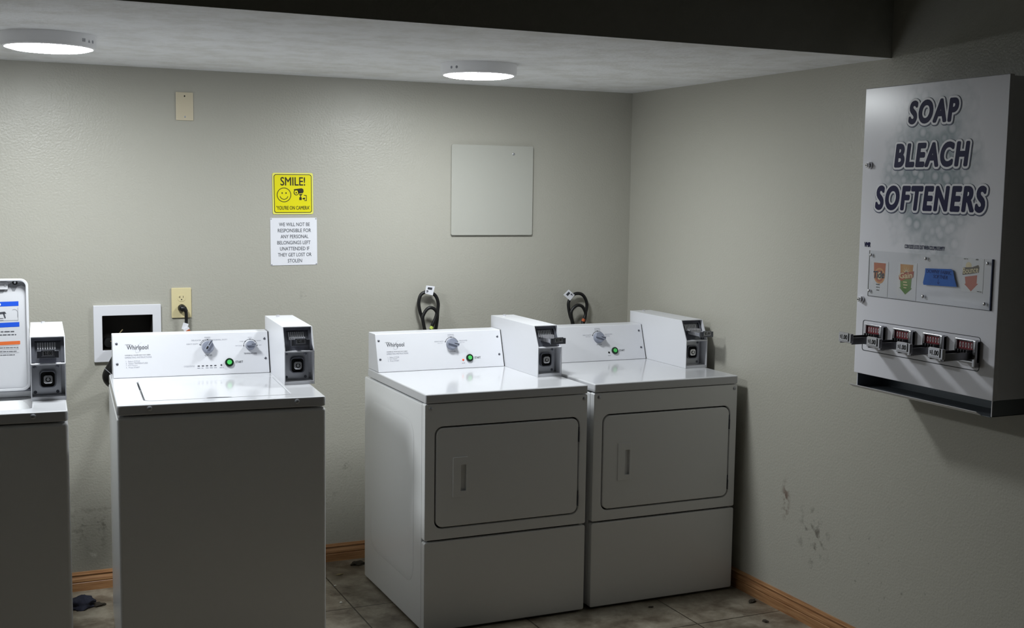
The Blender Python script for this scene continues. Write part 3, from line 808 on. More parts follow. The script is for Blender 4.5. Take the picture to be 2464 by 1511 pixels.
def make_dryer(x, y, rz, label, led):
    t = empty('clothes_dryer', (x, y, 0), rz); tag(t, label, 'dryer', 'coin dryers')
    z0 = 0.009
    # cabinet with a shallow pressed panel on both sides
    bm = nb(); box(bm, 0, W, 0.036, 0.745, z0, 0.885)
    ca = obj('cabinet', bm, m_cabinet, t, bevel=0.006)
    for sx, name in ((-0.0004, 'l'), (W+0.0004, 'r')):
        bm = nb()
        f = frame((sx, 0, 0), (0, -1, 0), (0, 0, 1)) if name == 'l' else frame((sx, 0, 0), (0, 1, 0), (0, 0, 1))
        a, b = (-0.66, -0.12) if name == 'l' else (0.12, 0.66)
        outer = rrect(a, b, 0.16, 0.80, 0.07, 8); inner = rrect(a+0.028, b-0.028, 0.188, 0.772, 0.05, 8)
        A = [bm.verts.new(f @ Vector((p[0], p[1], 0))) for p in outer]; B = [bm.verts.new(f @ Vector((p[0], p[1], 0.0032))) for p in inner]
        n = len(A)
        for i in range(n): bm.faces.new((A[i], A[(i+1) % n], B[(i+1) % n], B[i]))
        bm.faces.new(B)
        obj('side_pressing', bm, m_cabinet, ca, angle=50)
    bm = nb(); box(bm, 0.02, W-0.02, 0.018, 0.0355, 0.03, 0.87); obj('gap_backing', bm, m_void, ca, smooth=False)
    # upper front panel with door opening
    bm = nb()
    shape(bm, [rrect(0, W, 0.3645, 0.8885, 0.008, 4), rrect(0.041, 0.6525, 0.4065, 0.7995, 0.032)], F_FRONT(0.034), t=0.034, bevel=0.004)
    fp = obj('front_panel', bm, m_cabinet, t)
    for u in (0.0225, 0.6705):
        bm = nb(); dome(bm, (u, 0.0005, 0.871), (0, -1, 0), 0.0075, 0.004); obj('screw', bm, m_steel, fp)
    bm = nb(); shape(bm, [rrect(0, W, z0, 0.3575, 0.008, 4)], F_FRONT(0.034), t=0.034, bevel=0.004); obj('lower_panel', bm, m_cabinet, t)
    # door
    bm = nb(); shape(bm, [rrect(0.0465, 0.6470, 0.4120, 0.7940, 0.028), rrect(0.1435, 0.1695, 0.5440, 0.6510, 0.003, 3)], F_FRONT(0.0335), t=0.0345, bevel=0.004)
    d = obj('door', bm, m_cabinet, t)
    bm = nb()
    shape(bm, [rrect(0.1135, 0.1740, 0.5240, 0.6785, 0.002, 3), rrect(0.1455, 0.1680, 0.5465, 0.6485, 0.002, 3)], F_FRONT(-0.0004), t=0.0034, bevel=0.001)
    v = {}
    for i, (px, pz) in enumerate(((0.1447, 0.5457), (0.1688, 0.5457), (0.1688, 0.6493), (0.1447, 0.6493))):
        v[i, 0] = bm.verts.new((px, -0.002, pz)); v[i, 1] = bm.verts.new((px+(0.004 if i in (1, 2) else 0), 0.0085, pz))
    for i in range(4): bm.faces.new((v[i, 0], v[(i+1) % 4, 0], v[(i+1) % 4, 1], v[i, 1]))
    bm.faces.new([v[i, 1] for i in range(4)])
    obj('door_handle', bm, m_cabinet, d, smooth=False)
    for hz in (0.7288, 0.4700):
        bm = nb(); box(bm, 0.6485, 0.6515, -0.001, 0.028, hz-0.03, hz+0.03); cyl(bm, (0.6502, -0.0015, hz-0.03), (0.6502, -0.0015, hz+0.012), 0.0022, seg=10)
        obj('hinge', bm, m_darksteel, d, smooth=False)
    # top
    bm = nb(); box(bm, 0.001, W-0.001, -0.003, 0.705, 0.8905, HD); obj('top', bm, m_enamel, t, bevel=0.006, seg=3)
    # console
    y0 = 0.566
    c = console(t, y0, HD+0.0005, 0.004, 0.5760)
    f = console_frame(y0-0.0006, HD)
    screws(c, f, [(0.0176, 0.1351), (0.0170, 0.0556), (0.5580, 0.1335), (0.5580, 0.0550)])
    knob(t, f, 0.3425, 0.1078, 0.0255, -18, False)
    start_button(t, f, 0.4175, 0.0447, 0.0162)
    console_prints(c, f, 'dryer', True)
    p = f @ Vector((0.387, 0.0375, 0)); n = f.to_3x3() @ Vector((0, 0, 1))
    bm = nb(); dome(bm, p, n, 0.0045, 0.002); obj('indicator_lamp', bm, m_red if led else m_void, c, label='orange red indicator' if led else 'dark indicator')
    coin_box(t, 0.5797, 0.239, HD+0.0005, 0.165)
    for u in (0.05, W-0.05):
        for v_ in (0.08, 0.70):
            bm = nb(); cyl(bm, (u, v_, 0), (u, v_, z0+0.002), 0.018, seg=16); obj('foot', bm, m_black, t)
    return t
dryer_left = make_dryer(-0.3178, -1.0251, 0.0003, 'white coin dryer standing apart from the corner, its brand logo in view', True)
dryer_corner = make_dryer(0.3998, -1.0195, 0.0023, 'white coin dryer standing in the corner against the right wall', False)

def make_washer(x, y, rz, label, open_lid, box_y):
    t = empty('washing_machine', (x, y, 0), rz); tag(t, label, 'washing machine', 'coin washers')
    zt = HW
    bm = nb(); box(bm, 0, W, 0.0, 0.745, 0.02, zt-0.0385); obj('cabinet', bm, m_cabinet, t, bevel=0.012, seg=3)
    # top with lid opening
    LX0, LX1, LY0, LY1 = 0.090, 0.5790, 0.070, 0.5090
    bm = nb(); shape(bm, [rrect(0.0, W, -0.001, 0.705, 0.014, 5), rrect(LX0, LX1, LY0, LY1, 0.03, 6)], F_TOP(zt-0.0345), t=0.0345, bevel=0.006)
    tp = obj('top', bm, m_enamel, t)
    for u in ((0.103, 0.5863) if not open_lid else (0.103, W-0.1035)):
        bm = nb(); dome(bm, (u, -0.0008, zt-0.0135), (0, -1, 0), 0.0085, 0.005); obj('screw', bm, m_steel, tp)
    # tub below the opening: funnel from the rounded rectangle to a circle, then the dark basket
    bm = nb(); N = 56
    def onrect(a):
        c, s = cos(a), sin(a); hx, hy = (LX1-LX0)/2+0.004, (LY1-LY0)/2+0.004
        k = 1/max(abs(c)/hx, abs(s)/hy); return ((LX0+LX1)/2+c*k, (LY0+LY1)/2+s*k)
    cx, cy = (LX0+LX1)/2, (LY0+LY1)/2
    rings = [[(*onrect(2*pi*i/N), zt-0.034) for i in range(N)], [(cx+0.222*cos(2*pi*i/N), cy+0.222*sin(2*pi*i/N), zt-0.044) for i in range(N)],
             [(cx+0.200*cos(2*pi*i/N), cy+0.200*sin(2*pi*i/N), zt-0.050) for i in range(N)], [(cx+0.198*cos(2*pi*i/N), cy+0.198*sin(2*pi*i/N), zt-0.075) for i in range(N)]]
    R_ = [[bm.verts.new(p) for p in r] for r in rings]
    for A, B in zip(R_, R_[1:]):
        for i in range(N): bm.faces.new((A[i], A[(i+1) % N], B[(i+1) % N], B[i]))
    # (cabinet top is closed beneath, so the tub is a shallow dish in view)
    tb = obj('tub_ring', bm, m_tubwhite, t)
    # lid
    lw = (LX1-LX0)-0.0065; ld = (LY1-LY0)-0.0048
    lidm = nb(); outer = rrect(0, lw, 0, ld, 0.028, 6)
    shape(lidm, [outer], Matrix.Translation((0, 0, -0.006)), t=0.0085, bevel=0.002)
    if not open_lid:
        mt = Matrix.Translation((LX0+0.004, LY0+0.0008, zt-0.0022))
        for v_ in lidm.verts: v_.co = mt @ v_.co
        l = obj('lid', lidm, m_enamel, t)
        bm = nb(); shape(bm, [[(0.292+0.085*i/12, 0.0715+0.0075*sin(pi*i/12)) for i in range(13)]], F_TOP(zt+0.0005), t=0.0002); obj('finger_notch', bm, m_darksteel, l, smooth=False)
    else:
        # swung up: lid local v runs from the hinge upwards, underside (with rim and stickers) faces the room
        th = radians(9)
        hz, hy = zt-0.004, 0.465
        g = frame((LX0+0.002, hy, hz), (1, 0, 0), (0, sin(th), cos(th)))       # n points to the room
        bm = nb(); LH = 0.392
        shape(bm, [rrect(0, lw, 0, LH, 0.026, 8)], g @ Matrix.Translation((0, 0, -0.020)), t=0.004, bevel=0.001)
        shape(bm, [rrect(0, lw, 0, LH, 0.026, 8), rrect(0.009, lw-0.009, 0.009, LH-0.009, 0.020, 8)], g @ Matrix.Translation((0, 0, -0.016)), t=0.016, bevel=0.002)
        l = obj('lid', bm, m_enamel, t)
        bm = nb()   # torn grey film and white latch plate at the lid's top
        gi = g @ Matrix.Translation((0, 0, -0.0157))
        top = LH-0.0092
        w_ = lambda a: lw-0.010-a
        shape(bm, [[(w_(0.0), top-0.012), (w_(0.004), top-0.004), (w_(0.016), top-0.002), (w_(0.030), top-0.010), (w_(0.045), top-0.004), (w_(0.058), top-0.014), (w_(0.11), top-0.016), (w_(0.2), top-0.016), (w_(0.2), top-0.044), (w_(0.11), top-0.044), (w_(0.072), top-0.040), (w_(0.062), top-0.020), (w_(0.048), top-0.020), (w_(0.042), top-0.034), (w_(0.034), top-0.034), (w_(0.026), top-0.018), (w_(0.012), top-0.014), (w_(0.0), top-0.020)]], gi)
        obj('torn_film', bm, m_gray_sticker, l, smooth=False, label='torn grey film along the lid edge')
        bm = nb(); shape(bm, [rrect(lw-0.20, lw-0.066, top-0.028, top-0.002, 0.004, 3)], gi @ Matrix.Translation((0, 0, 0.001)), t=0.004, bevel=0.001); obj('latch_strip', bm, m_enamel, l)
        bm = nb(); dome(bm, gi @ Vector((lw-0.075, top-0.014, 0.005)), gi.to_3x3() @ Vector((0, 0, 1)), 0.003, 0.002); obj('screw', bm, m_steel, l)
        bm = nb(); lathe(bm, gi @ Vector((lw-0.043, top-0.004, 0)), gi.to_3x3() @ Vector((0, 0, 1)), [(0, 0.0085), (0.006, 0.0085), (0.008, 0.007), (0.008, 0.005), (0.006, 0.0045)], 20); bp_ = obj('lid_bumper', bm, m_black, l)
        bm = nb(); lathe(bm, gi @ Vector((lw-0.043, top-0.004, 0)), gi.to_3x3() @ Vector((0, 0, 1)), [(0.006, 0.0046), (0.0085, 0.003), (0.009, 0)], 16); obj('bumper_centre', bm, m_paper, bp_)
        # stickers: right edge 34 mm in from the lid edge
        sx = lw-0.033
        zz = lambda z: (z-hz)/cos(th)
        bm = nb(); 
        shape(bm, [[(sx-0.25, zz(1.258)), (sx, zz(1.262)), (sx, zz(1.278)), (sx-0.25, zz(1.274))]], gi)
        shape(bm, [[(sx-0.25, zz(1.184)), (sx+0.001, zz(1.190)), (sx+0.001, zz(1.206)), (sx-0.25, zz(1.200))]], gi); obj('blue_sticker', bm, m_blue, l, smooth=False, label='blue instruction bars')
        bm = nb(); shape(bm, [circ(sx-0.062, zz(1.268), 0.005, 16)], gi @ Matrix.Translation((0, 0, 0.0004))); obj('sticker_dot', bm, m_white_print, l, smooth=False)
        bm = nb(); shape(bm, [[(sx-0.25, zz(1.123)), (sx+0.002, zz(1.129)), (sx+0.002, zz(1.141)), (sx-0.25, zz(1.135))]], gi); obj('orange_sticker', bm, m_orange, l, smooth=False, label='orange warning bar')
        bm = nb()   # pictogram of the machine and small print
        g3 = gi @ Matrix.Translation((0, 0, 0.0002))
        shape(bm, [[(sx-0.10, zz(1.238)), (sx-0.045, zz(1.243)), (sx-0.040, zz(1.236)), (sx-0.10, zz(1.231))]], g3)
        shape(bm, [[(sx-0.052, zz(1.238)), (sx-0.047, zz(1.240)), (sx-0.042, zz(1.221)), (sx-0.046, zz(1.219))]], g3)
        for q in ((1.219, 1.2205), (1.2125, 1.2135)):
            shape(bm, [[(sx-0.25, zz(q[0]-0.004)), (sx-0.05, zz(q[0])), (sx-0.05, zz(q[1])), (sx-0.25, zz(q[1]-0.004))]], g3)
        shape(bm, [arc(sx-0.014, zz(1.240), 0.010, 0, 130, 0.0008)], g3); shape(bm, [[(sx-0.0045, zz(1.222)), (sx-0.0037, zz(1.222)), (sx-0.0037, zz(1.240)), (sx-0.0045, zz(1.240))]], g3)
        shape(bm, [[(sx-0.25, zz(1.209)), (sx-0.002, zz(1.212)), (sx-0.002, zz(1.2127)), (sx-0.25, zz(1.2097))]], g3); shape(bm, [[(sx-0.0028, zz(1.212)), (sx-0.002, zz(1.212)), (sx-0.002, zz(1.256)), (sx-0.0028, zz(1.256))]], g3)
        print_bars(bm, g3, sx-0.012, zz(1.172), 0.17, 0.0042, 'R', seed=3); print_bars(bm, g3, sx-0.010, zz(1.161), 0.18, 0.0042, 'R', seed=4)
        for i, q in enumerate((1.117, 1.104, 1.092)):
            print_bars(bm, g3, sx-0.004-0.006*i, zz(q), 0.19, 0.0030, 'R', seed=10+i)
        for q in (1.1265, 1.1137, 1.1015): shape(bm, [[(sx-0.25, zz(q-0.0075)), (sx-0.002, zz(q-0.001)), (sx-0.002, zz(q-0.0004)), (sx-0.25, zz(q-0.0069))]], g3)
        obj('sticker_print', bm, m_ink, l, smooth=False)
        bm = nb(); cyl(bm, (LX0, hy+0.012, zt-0.002), (LX1, hy+0.012, zt-0.002), 0.006, seg=12); obj('hinge_rod', bm, m_darksteel, t)
    y0 = 0.583
    c = console(t, y0, zt+0.0005, 0.012, 0.5870 if not open_lid else 0.5735)
    f = console_frame(y0-0.0006, zt)
    screws(c, f, [(0.0268, 0.1315), (0.0274, 0.0543), (0.5730, 0.1354), (0.5735, 0.0581)])
    if not open_lid:
        knob(t, f, 0.3580, 0.1080, 0.0232, 57, True)
        knob(t, f, 0.5180, 0.1090, 0.0182, 0, False)
        start_button(t, f, 0.4355, 0.0456, 0.0165)
        console_prints(c, f, 'washer', True)
    coin_box(t, 0.5908 if not open_lid else 0.5770, box_y, zt+0.0005, box_y-0.022, back=0.722)
    for u in (0.06, W-0.06):
        for v_ in (0.07, 0.68):
            bm = nb(); cyl(bm, (u, v_, 0), (u, v_, 0.022), 0.02, seg=16); obj('foot', bm, m_black, t)
    return t
washer = make_washer(-1.4278, -1.1483, -0.0692, 'white coin washer with its lid closed, standing below the two wall signs', False, 0.2727)
r1 = -0.05
make_washer(-1.5775-W*cos(r1), -1.1814-W*sin(r1), r1, 'white coin washer with its lid standing open, cut off by the left edge', True, 0.213)

# ------------------------------------------------------------------ cords and hose of the machines (built in room coordinates)
def attach(o, root):
    m = Matrix.Translation(root.location) @ Matrix.Rotation(root.rotation_euler[2], 4, 'Z')
    o.parent = root; o.matrix_parent_inverse = m.inverted(); return o
def at(bm, p):
    for v in bm.verts: v.co += Vector(p)
    return bm

hb = (-1.30, -0.06, 0.80)
bm = nb(); tube(bm, [(0.022, 0.11, 0.225), (0.012, 0.085, 0.232), (0.0, 0.02, 0.222), (-0.012, -0.035, 0.190), (-0.035, -0.045, 0.150), (-0.050, -0.04, 0.120), (-0.048, -0.03, 0.098), (-0.03, 0.0, 0.075), (0.01, 0.02, 0.055), (0.05, -0.02, 0.0), (0.06, -0.08, -0.12)], 0.0185, seg=16)
hose = attach(obj('drain_hose', at(bm, hb), m_rubber, None, label='black drain hose hooked into the wall box'), washer)
bm = nb(); tube(bm, [(-0.045+0.021*cos(a)*0.75, -0.042+0.021*sin(a), 0.131+0.021*cos(a)*(-0.75)) for a in [2*pi*i/16 for i in range(17)]], 0.0016, seg=6, n=2)
obj('hose_clamp', at(bm, hb), m_steel, hose)

pb = (-1.03, -0.02, 1.17)
bm = nb(); tube(bm, [(0.006, -0.010, 0.0), (0.008, -0.011, -0.02), (0.008, -0.011, -0.055), (0.004, -0.02, -0.10), (0.0, -0.05, -0.17), (0.0, -0.20, -0.26), (0.0, -0.36, -0.30)], 0.0068, seg=12)
cord = attach(obj('power_cord', at(bm, pb), m_rubber, None, label='black power cord running up to the ivory outlet'), washer)
bm = nb(); lathe(bm, (-0.0065, 0.011, 0.0035), (0, -1, 0), [(0, 0.0), (0, 0.0165), (0.010, 0.0165), (0.020, 0.012), (0.024, 0.0)], 20)
tube(bm, [(-0.0065, -0.004, 0.0035), (0.002, -0.010, 0.003), (0.008, -0.011, -0.010)], [0.0115, 0.010, 0.0085], seg=12, n=1); obj('plug', at(bm, pb), m_black, cord)
bm = nb(); box(bm, -0.011, 0.011, -0.0015, 0.0015, -0.028, 0.0, Matrix.Translation((0.005, -0.022, -0.058)) @ Matrix.Rotation(radians(18), 4, 'Y'))
obj('cord_tag', at(bm, pb), m_paper, cord, smooth=False, label='white paper tag')
bm = nb(); box(bm, -0.012, 0.012, -0.0015, 0.0015, -0.03, 0.0, Matrix.Translation((0.004, -0.026, -0.078)) @ Matrix.Rotation(radians(-20), 4, 'Y'))
obj('cord_tag', at(bm, pb), m_paper, cord, smooth=False, label='white paper tag')
bm = nb(); box(bm, -0.008, 0.008, -0.0012, 0.0, -0.012, 0.0, Matrix.Translation((0.010, -0.0285, -0.086)) @ Matrix.Rotation(radians(-30), 4, 'Y')); obj('tag_print', at(bm, pb), m_tag_orange, cord, smooth=False)

def loop_cord(root, base, outer, inner, tagpoly, bandp, band_mat):
    B = Vector((0, 0, 0))
    pts = [Vector((x, -0.03, z))-B for x, z in outer] + [Vector(((outer[-1][0]+inner[0][0])/2, -0.05, inner[0][1]-0.09))-B] + [Vector((x, -0.052, z))-B for x, z in inner] + [Vector((inner[-1][0]-0.01, -0.08, inner[-1][1]-0.1))-B]
    pts = [Vector((outer[0][0]+0.004, -0.04, outer[0][1]-0.12))-B] + pts
    pts = [Vector((base[0]+0.004, -0.30, base[2]-0.1))] + pts
    bm = nb(); tube(bm, pts, 0.0078, seg=14); t = attach(obj('power_cord', bm, m_rubber, None, label='black power cord looped up on the wall'), root)
    bm = nb(); f = F_FRONT(-0.0405)
    shape(bm, [tagpoly], Matrix.Translation(-B) @ f, t=0.001); obj('cord_tag', bm, m_paper, t, smooth=False, label='white paper tag')
    bm = nb(); f = Matrix.Translation(-B) @ F_FRONT(-0.0418)
    a, b, c, d = [Vector((*p, 0)) for p in tagpoly]
    def P(s, q): w = a*(1-s)*(1-q)+b*s*(1-q)+c*s*q+d*(1-s)*q; return (w.x, w.y)
    shape(bm, [[P(.22, .18), P(.75, .18), P(.75, .45), P(.22, .45)]], f); 
    shape(bm, [[P(.12, .58), P(.36, .58), P(.36, .72), P(.12, .72)]], f); shape(bm, [[P(.12, .78), P(.34, .78), P(.34, .84), P(.12, .84)]], f)
    obj('tag_print', bm, m_ink, t, smooth=False)
    bm = nb(); p = Vector(bandp)-B; cyl(bm, p+Vector((0.003, 0, 0.006)), p-Vector((0.003, 0, 0.006)), 0.0086, seg=14); obj('cord_band', bm, band_mat, t, label='coloured band on the cord')
loop_cord(dryer_left, (0.06, -0.045, 0.90),
    [(0.047, 1.037), (0.035, 1.096), (0.023, 1.132), (0.017, 1.172), (0.027, 1.206), (0.051, 1.219), (0.077, 1.215), (0.1, 1.199), (0.112, 1.166), (0.11, 1.129), (0.107, 1.085), (0.098, 1.031)],
    [(0.041, 1.043), (0.029, 1.098), (0.036, 1.124), (0.051, 1.143), (0.068, 1.149), (0.085, 1.142), (0.097, 1.126), (0.093, 1.105), (0.082, 1.079), (0.071, 1.047)],
    [(0.049, 1.25), (0.091, 1.245), (0.081, 1.204), (0.043, 1.214)], (0.072, -0.052, 1.056), m_tag_green)
loop_cord(dryer_corner, (0.84, -0.045, 0.90),
    [(0.809, 1.046), (0.795, 1.088), (0.785, 1.136), (0.79, 1.165), (0.811, 1.189), (0.836, 1.195), (0.86, 1.188), (0.878, 1.166), (0.886, 1.137), (0.881, 1.102), (0.877, 1.073), (0.868, 1.044)],
    [(0.801, 1.051), (0.789, 1.098), (0.796, 1.121), (0.815, 1.137), (0.831, 1.14), (0.849, 1.133), (0.862, 1.115), (0.868, 1.095), (0.86, 1.071), (0.853, 1.051)],
    [(0.779, 1.216), (0.751, 1.191), (0.788, 1.162), (0.812, 1.189)], (0.857, -0.052, 1.066), m_tag_orange)

# ================================================================== SOAP DISPENSER (right wall)
XF = XR-0.2
t = empty('soap_dispenser', (0, 0, 0)); tag(t, 'white soap and bleach vending dispenser hung on the right wall', 'vending dispenser')
YA, YB_, ZA, ZB = -1.917, -2.537, 1.077, 2.045
bm = nb(); box(bm, XF+0.02, XR, YB_+0.004, YA-0.004, ZA+0.0, ZB-0.004); obj('cabinet', bm, m_dispenser, t, bevel=0.002)
bm = nb(); box(bm, XF, XF+0.019, YB_, YA, ZA, ZB); dp = obj('door_panel', bm, m_bubble, t, bevel=0.003)
F = F_SIDE(XF)      # u = -y, v = z, n towards the room
def lay(n): return F @ Matrix.Translation((0, 0, n))
# header words: shadow, white edge, navy
words = [('SOAP', 2.1276, 2.3442, 1.9152, 1.9905), ('BLEACH', 2.0716, 2.3972, 1.7771, 1.8560), ('SOFTENERS', 1.9893, 2.4718, 1.6379, 1.7195)]
def bold_text(bm, s, u0, u1, v0, v1, grow, n, du=0.0, dv=0.0):
    text(bm, s, lay(n), u0+0.0045+du, v0+0.0045+dv, u1-u0-0.009, v1-v0-0.009, 'L', shear=0.14, spacing=1.2, res=6, grow=grow)
for s, u0, u1, v0, v1 in words:
    bm = nb(); bold_text(bm, s, u0, u1, v0, v1, 0.0135, 0.0006, 0.0012, -0.0016); obj('word_shadow', bm, m_glow_print, dp, smooth=False)
    bm = nb(); bold_text(bm, s, u0, u1, v0, v1, 0.0112, 0.0010); obj('word_outline', bm, m_white_print, dp, smooth=False, label='white letter outline')
    bm = nb(); bold_text(bm, s, u0, u1, v0, v1, 0.0046, 0.0014); obj('word_lettering', bm, m_navy, dp, smooth=False)
bm = nb(); text(bm, 'COIN SLIDE LOCKS OUT WHEN COLUMN IS EMPTY', lay(0.0006), 2.137, 1.5165, 0.176, 0.0125, 'L', offset=0.03); obj('small_lettering', bm, m_navy, dp, smooth=False)
bm = nb(); text(bm, 'VMR', lay(0.0006), 1.945, 1.5125, 0.028, 0.0155, 'L', offset=0.05, shear=0.2); obj('maker_lettering', bm, m_navy, dp, smooth=False)

# clear display window with carton labels behind it
U0, U1, V0, V1 = 1.9720, 2.5115, 1.3475, 1.5015
bm = nb(); shape(bm, [rrect(U0, U1, V0, V1, 0.002, 2)], lay(0.0025), t=0.003); w_ = obj('display_window', bm, m_clear, t, smooth=False, label='clear acrylic label window')
bm = nb()
for a in ([(U0-0.0012, V0), (U0+0.0006, V0), (U0+0.0006, V1), (U0-0.0012, V1)], [(U0, V0-0.0012), (U1, V0-0.0012), (U1, V0+0.0005), (U0, V0+0.0005)]): shape(bm, [a], lay(0.0004), t=0.0005)
obj('window_edge', bm, m_ink, w_, smooth=False)
bm = nb(); shape(bm, [[(U1-0.0015, V0), (U1+0.0015, V0), (U1+0.0015, V1), (U1-0.0015, V1)]], lay(0.0004), t=0.0052); obj('window_edge', bm, m_glow_print, w_, smooth=False)
for u, v in ((1.9848, 1.4867), (2.2398, 1.4886), (2.4949, 1.4881), (1.9824, 1.3654), (2.2352, 1.3672), (2.4905, 1.3665)):
    bm = nb(); dome(bm, lay(0.0055) @ Vector((u, v, 0)), (-1, 0, 0), 0.0058, 0.0045); obj('window_screw', bm, m_chrome, w_)
def product(name, u0, u1, v0, v1, layers, label):
    bm = nb(); shape(bm, [[(u0, v0), (u1, v0), (u1, v1), (u0, v1)]], lay(0.0004), t=0.0004)
    card = obj('product_card', bm, m_white_print, t, smooth=False, label=label)
    for k, (nm, m, fn) in enumerate(layers):
        bm = nb(); fn(bm, lay(0.0009+0.00018*k)); obj(nm, bm, m, card, smooth=False)
def l_tide0(bm, f): shape(bm, [[(1.996, 1.4615), (2.0535, 1.4615), (2.0515, 1.418), (2.045, 1.405), (2.024, 1.396), (2.006, 1.405), (1.998, 1.418)]], f)
def l_tide1(bm, f): shape(bm, [circ(2.025, 1.4185, 0.0265, 30), circ(2.025, 1.4185, 0.0205, 30)], f)
def l_tide1b(bm, f): shape(bm, [circ(2.025, 1.4185, 0.0125, 24)], f)
def l_tide2(bm, f): text(bm, 'Tide', f, 1.998, 1.4085, 0.051, 0.0235, 'L', offset=0.03, shear=0.2, rot=radians(4)); 
def l_tide3(bm, f):
    for i in range(3): print_bars(bm, f, 2.020, 1.387-i*0.0095, 0.018-0.003*i, 0.0045, 'C', seed=i)
product('tide', 1.985, 2.066, 1.350, 1.467, [('card_shape', m_tide, l_tide0), ('card_ring', m_tide2, l_tide1), ('card_centre', m_cream, l_tide1b), ('card_lettering', m_tidenavy, l_tide2), ('card_print', m_ink, l_tide3)], 'orange round carton label')
def l_g0(bm, f): shape(bm, [[(2.122, 1.464), (2.181, 1.464), (2.179, 1.430), (2.124, 1.430)]], f)
def l_gs(bm, f):
    for i in range(12):
        a = 2*pi*i/12; c, s = cos(a), sin(a)
        shape(bm, [[(2.151-0.002*s, 1.437+0.002*c), (2.151+0.002*s, 1.437-0.002*c), (2.151+c*0.022, 1.437+s*0.020)]], f)
def l_g1(bm, f): shape(bm, [[(2.124, 1.415), (2.176, 1.421), (2.174, 1.388), (2.180, 1.388), (2.150, 1.366), (2.121, 1.388), (2.127, 1.388)]], f)
def l_g2(bm, f): shape(bm, [[(2.118, 1.426), (2.126, 1.437), (2.150, 1.438), (2.185, 1.444), (2.183, 1.424), (2.172, 1.419), (2.150, 1.417), (2.130, 1.409), (2.119, 1.414)]], f)
def l_g3(bm, f): text(bm, 'Gain', f, 2.122, 1.4165, 0.058, 0.018, 'L', offset=0.02, rot=radians(6))
def l_g4(bm, f):
    for i in range(3): print_bars(bm, f, 2.150, 1.4035-i*0.009, 0.022-0.003*i, 0.0055, 'C', seed=5+i)
product('gain', 2.112, 2.198, 1.350, 1.470, [('card_shape', m_gaino, l_g0), ('card_sunburst', m_cream, l_gs), ('card_arrow', m_gaing, l_g1), ('card_banner', m_gainr, l_g2), ('card_lettering', m_cream, l_g3), ('card_print', m_cream, l_g4)], 'green arrow carton label')
def l_b0(bm, f): shape(bm, [[(2.403, 1.442), (2.452, 1.450), (2.451, 1.424), (2.457, 1.424), (2.430, 1.399), (2.402, 1.420), (2.407, 1.421)]], f)
def l_bs(bm, f): shape(bm, [circ(2.416, 1.476, 0.012, 18)], f)
def l_b1(bm, f): shape(bm, [[(2.393, 1.447), (2.394, 1.470), (2.432, 1.4735), (2.455, 1.481), (2.459, 1.474), (2.457, 1.458), (2.425, 1.452)]], f)
def l_b2(bm, f): text(bm, 'Bounce', f, 2.3965, 1.4505, 0.060, 0.0185, 'L', offset=0.02, rot=radians(8))
def l_b3(bm, f): print_bars(bm, f, 2.396, 1.495, 0.016, 0.004, seed=8); print_bars(bm, f, 2.455, 1.399, 0.018, 0.0035, seed=9); print_bars(bm, f, 2.444, 1.494, 0.009, 0.006, seed=11)
product('bounce', 2.391, 2.476, 1.396, 1.5005, [('card_arrow', m_bounce, l_b0), ('card_spot', m_cream, l_bs), ('card_banner', m_brown, l_b1), ('card_lettering', m_cream, l_b2), ('card_print', m_ink, l_b3)], 'red arrow carton label')
bm = nb(); shape(bm, [[(2.240, 1.4575), (2.3505, 1.4620), (2.3590, 1.456), (2.3670, 1.432), (2.3775, 1.4085), (2.2350, 1.4045), (2.2330, 1.412), (2.2395, 1.440)]], lay(0.0058), t=0.0003)
tape = obj('tape_label', bm, m_tape, t, smooth=False, label='blue handwritten tape')
bm = nb(); f = lay(0.0063)
text(bm, 'DOWNY FABRIC', f, 2.2465, 1.4440, 0.106, 0.0115, 'L', offset=0.004); text(bm, 'SOFTNER', f, 2.276, 1.4290, 0.062, 0.0115, 'L', offset=0.004, shear=0.1)
shape(bm, [[(2.2985, 1.427), (2.2997, 1.427), (2.2997, 1.413), (2.2985, 1.413)]], f); shape(bm, [[(2.294, 1.4175), (2.2952, 1.4180), (2.2991, 1.4125), (2.3035, 1.4180), (2.3047, 1.4170), (2.2991, 1.4103)]], f)
obj('handwriting', bm, m_penblue, tape, smooth=False)
# recessed outline around the coin slides
bm = nb(); shape(bm, [rrect(1.953, 2.479, 1.158, 1.2635, 0.010, 5), rrect(1.9565, 2.4765, 1.1605, 1.2615, 0.008, 5)], lay(-0.0002), t=0.0006); obj('coin_frame', bm, m_ink, dp, smooth=False)
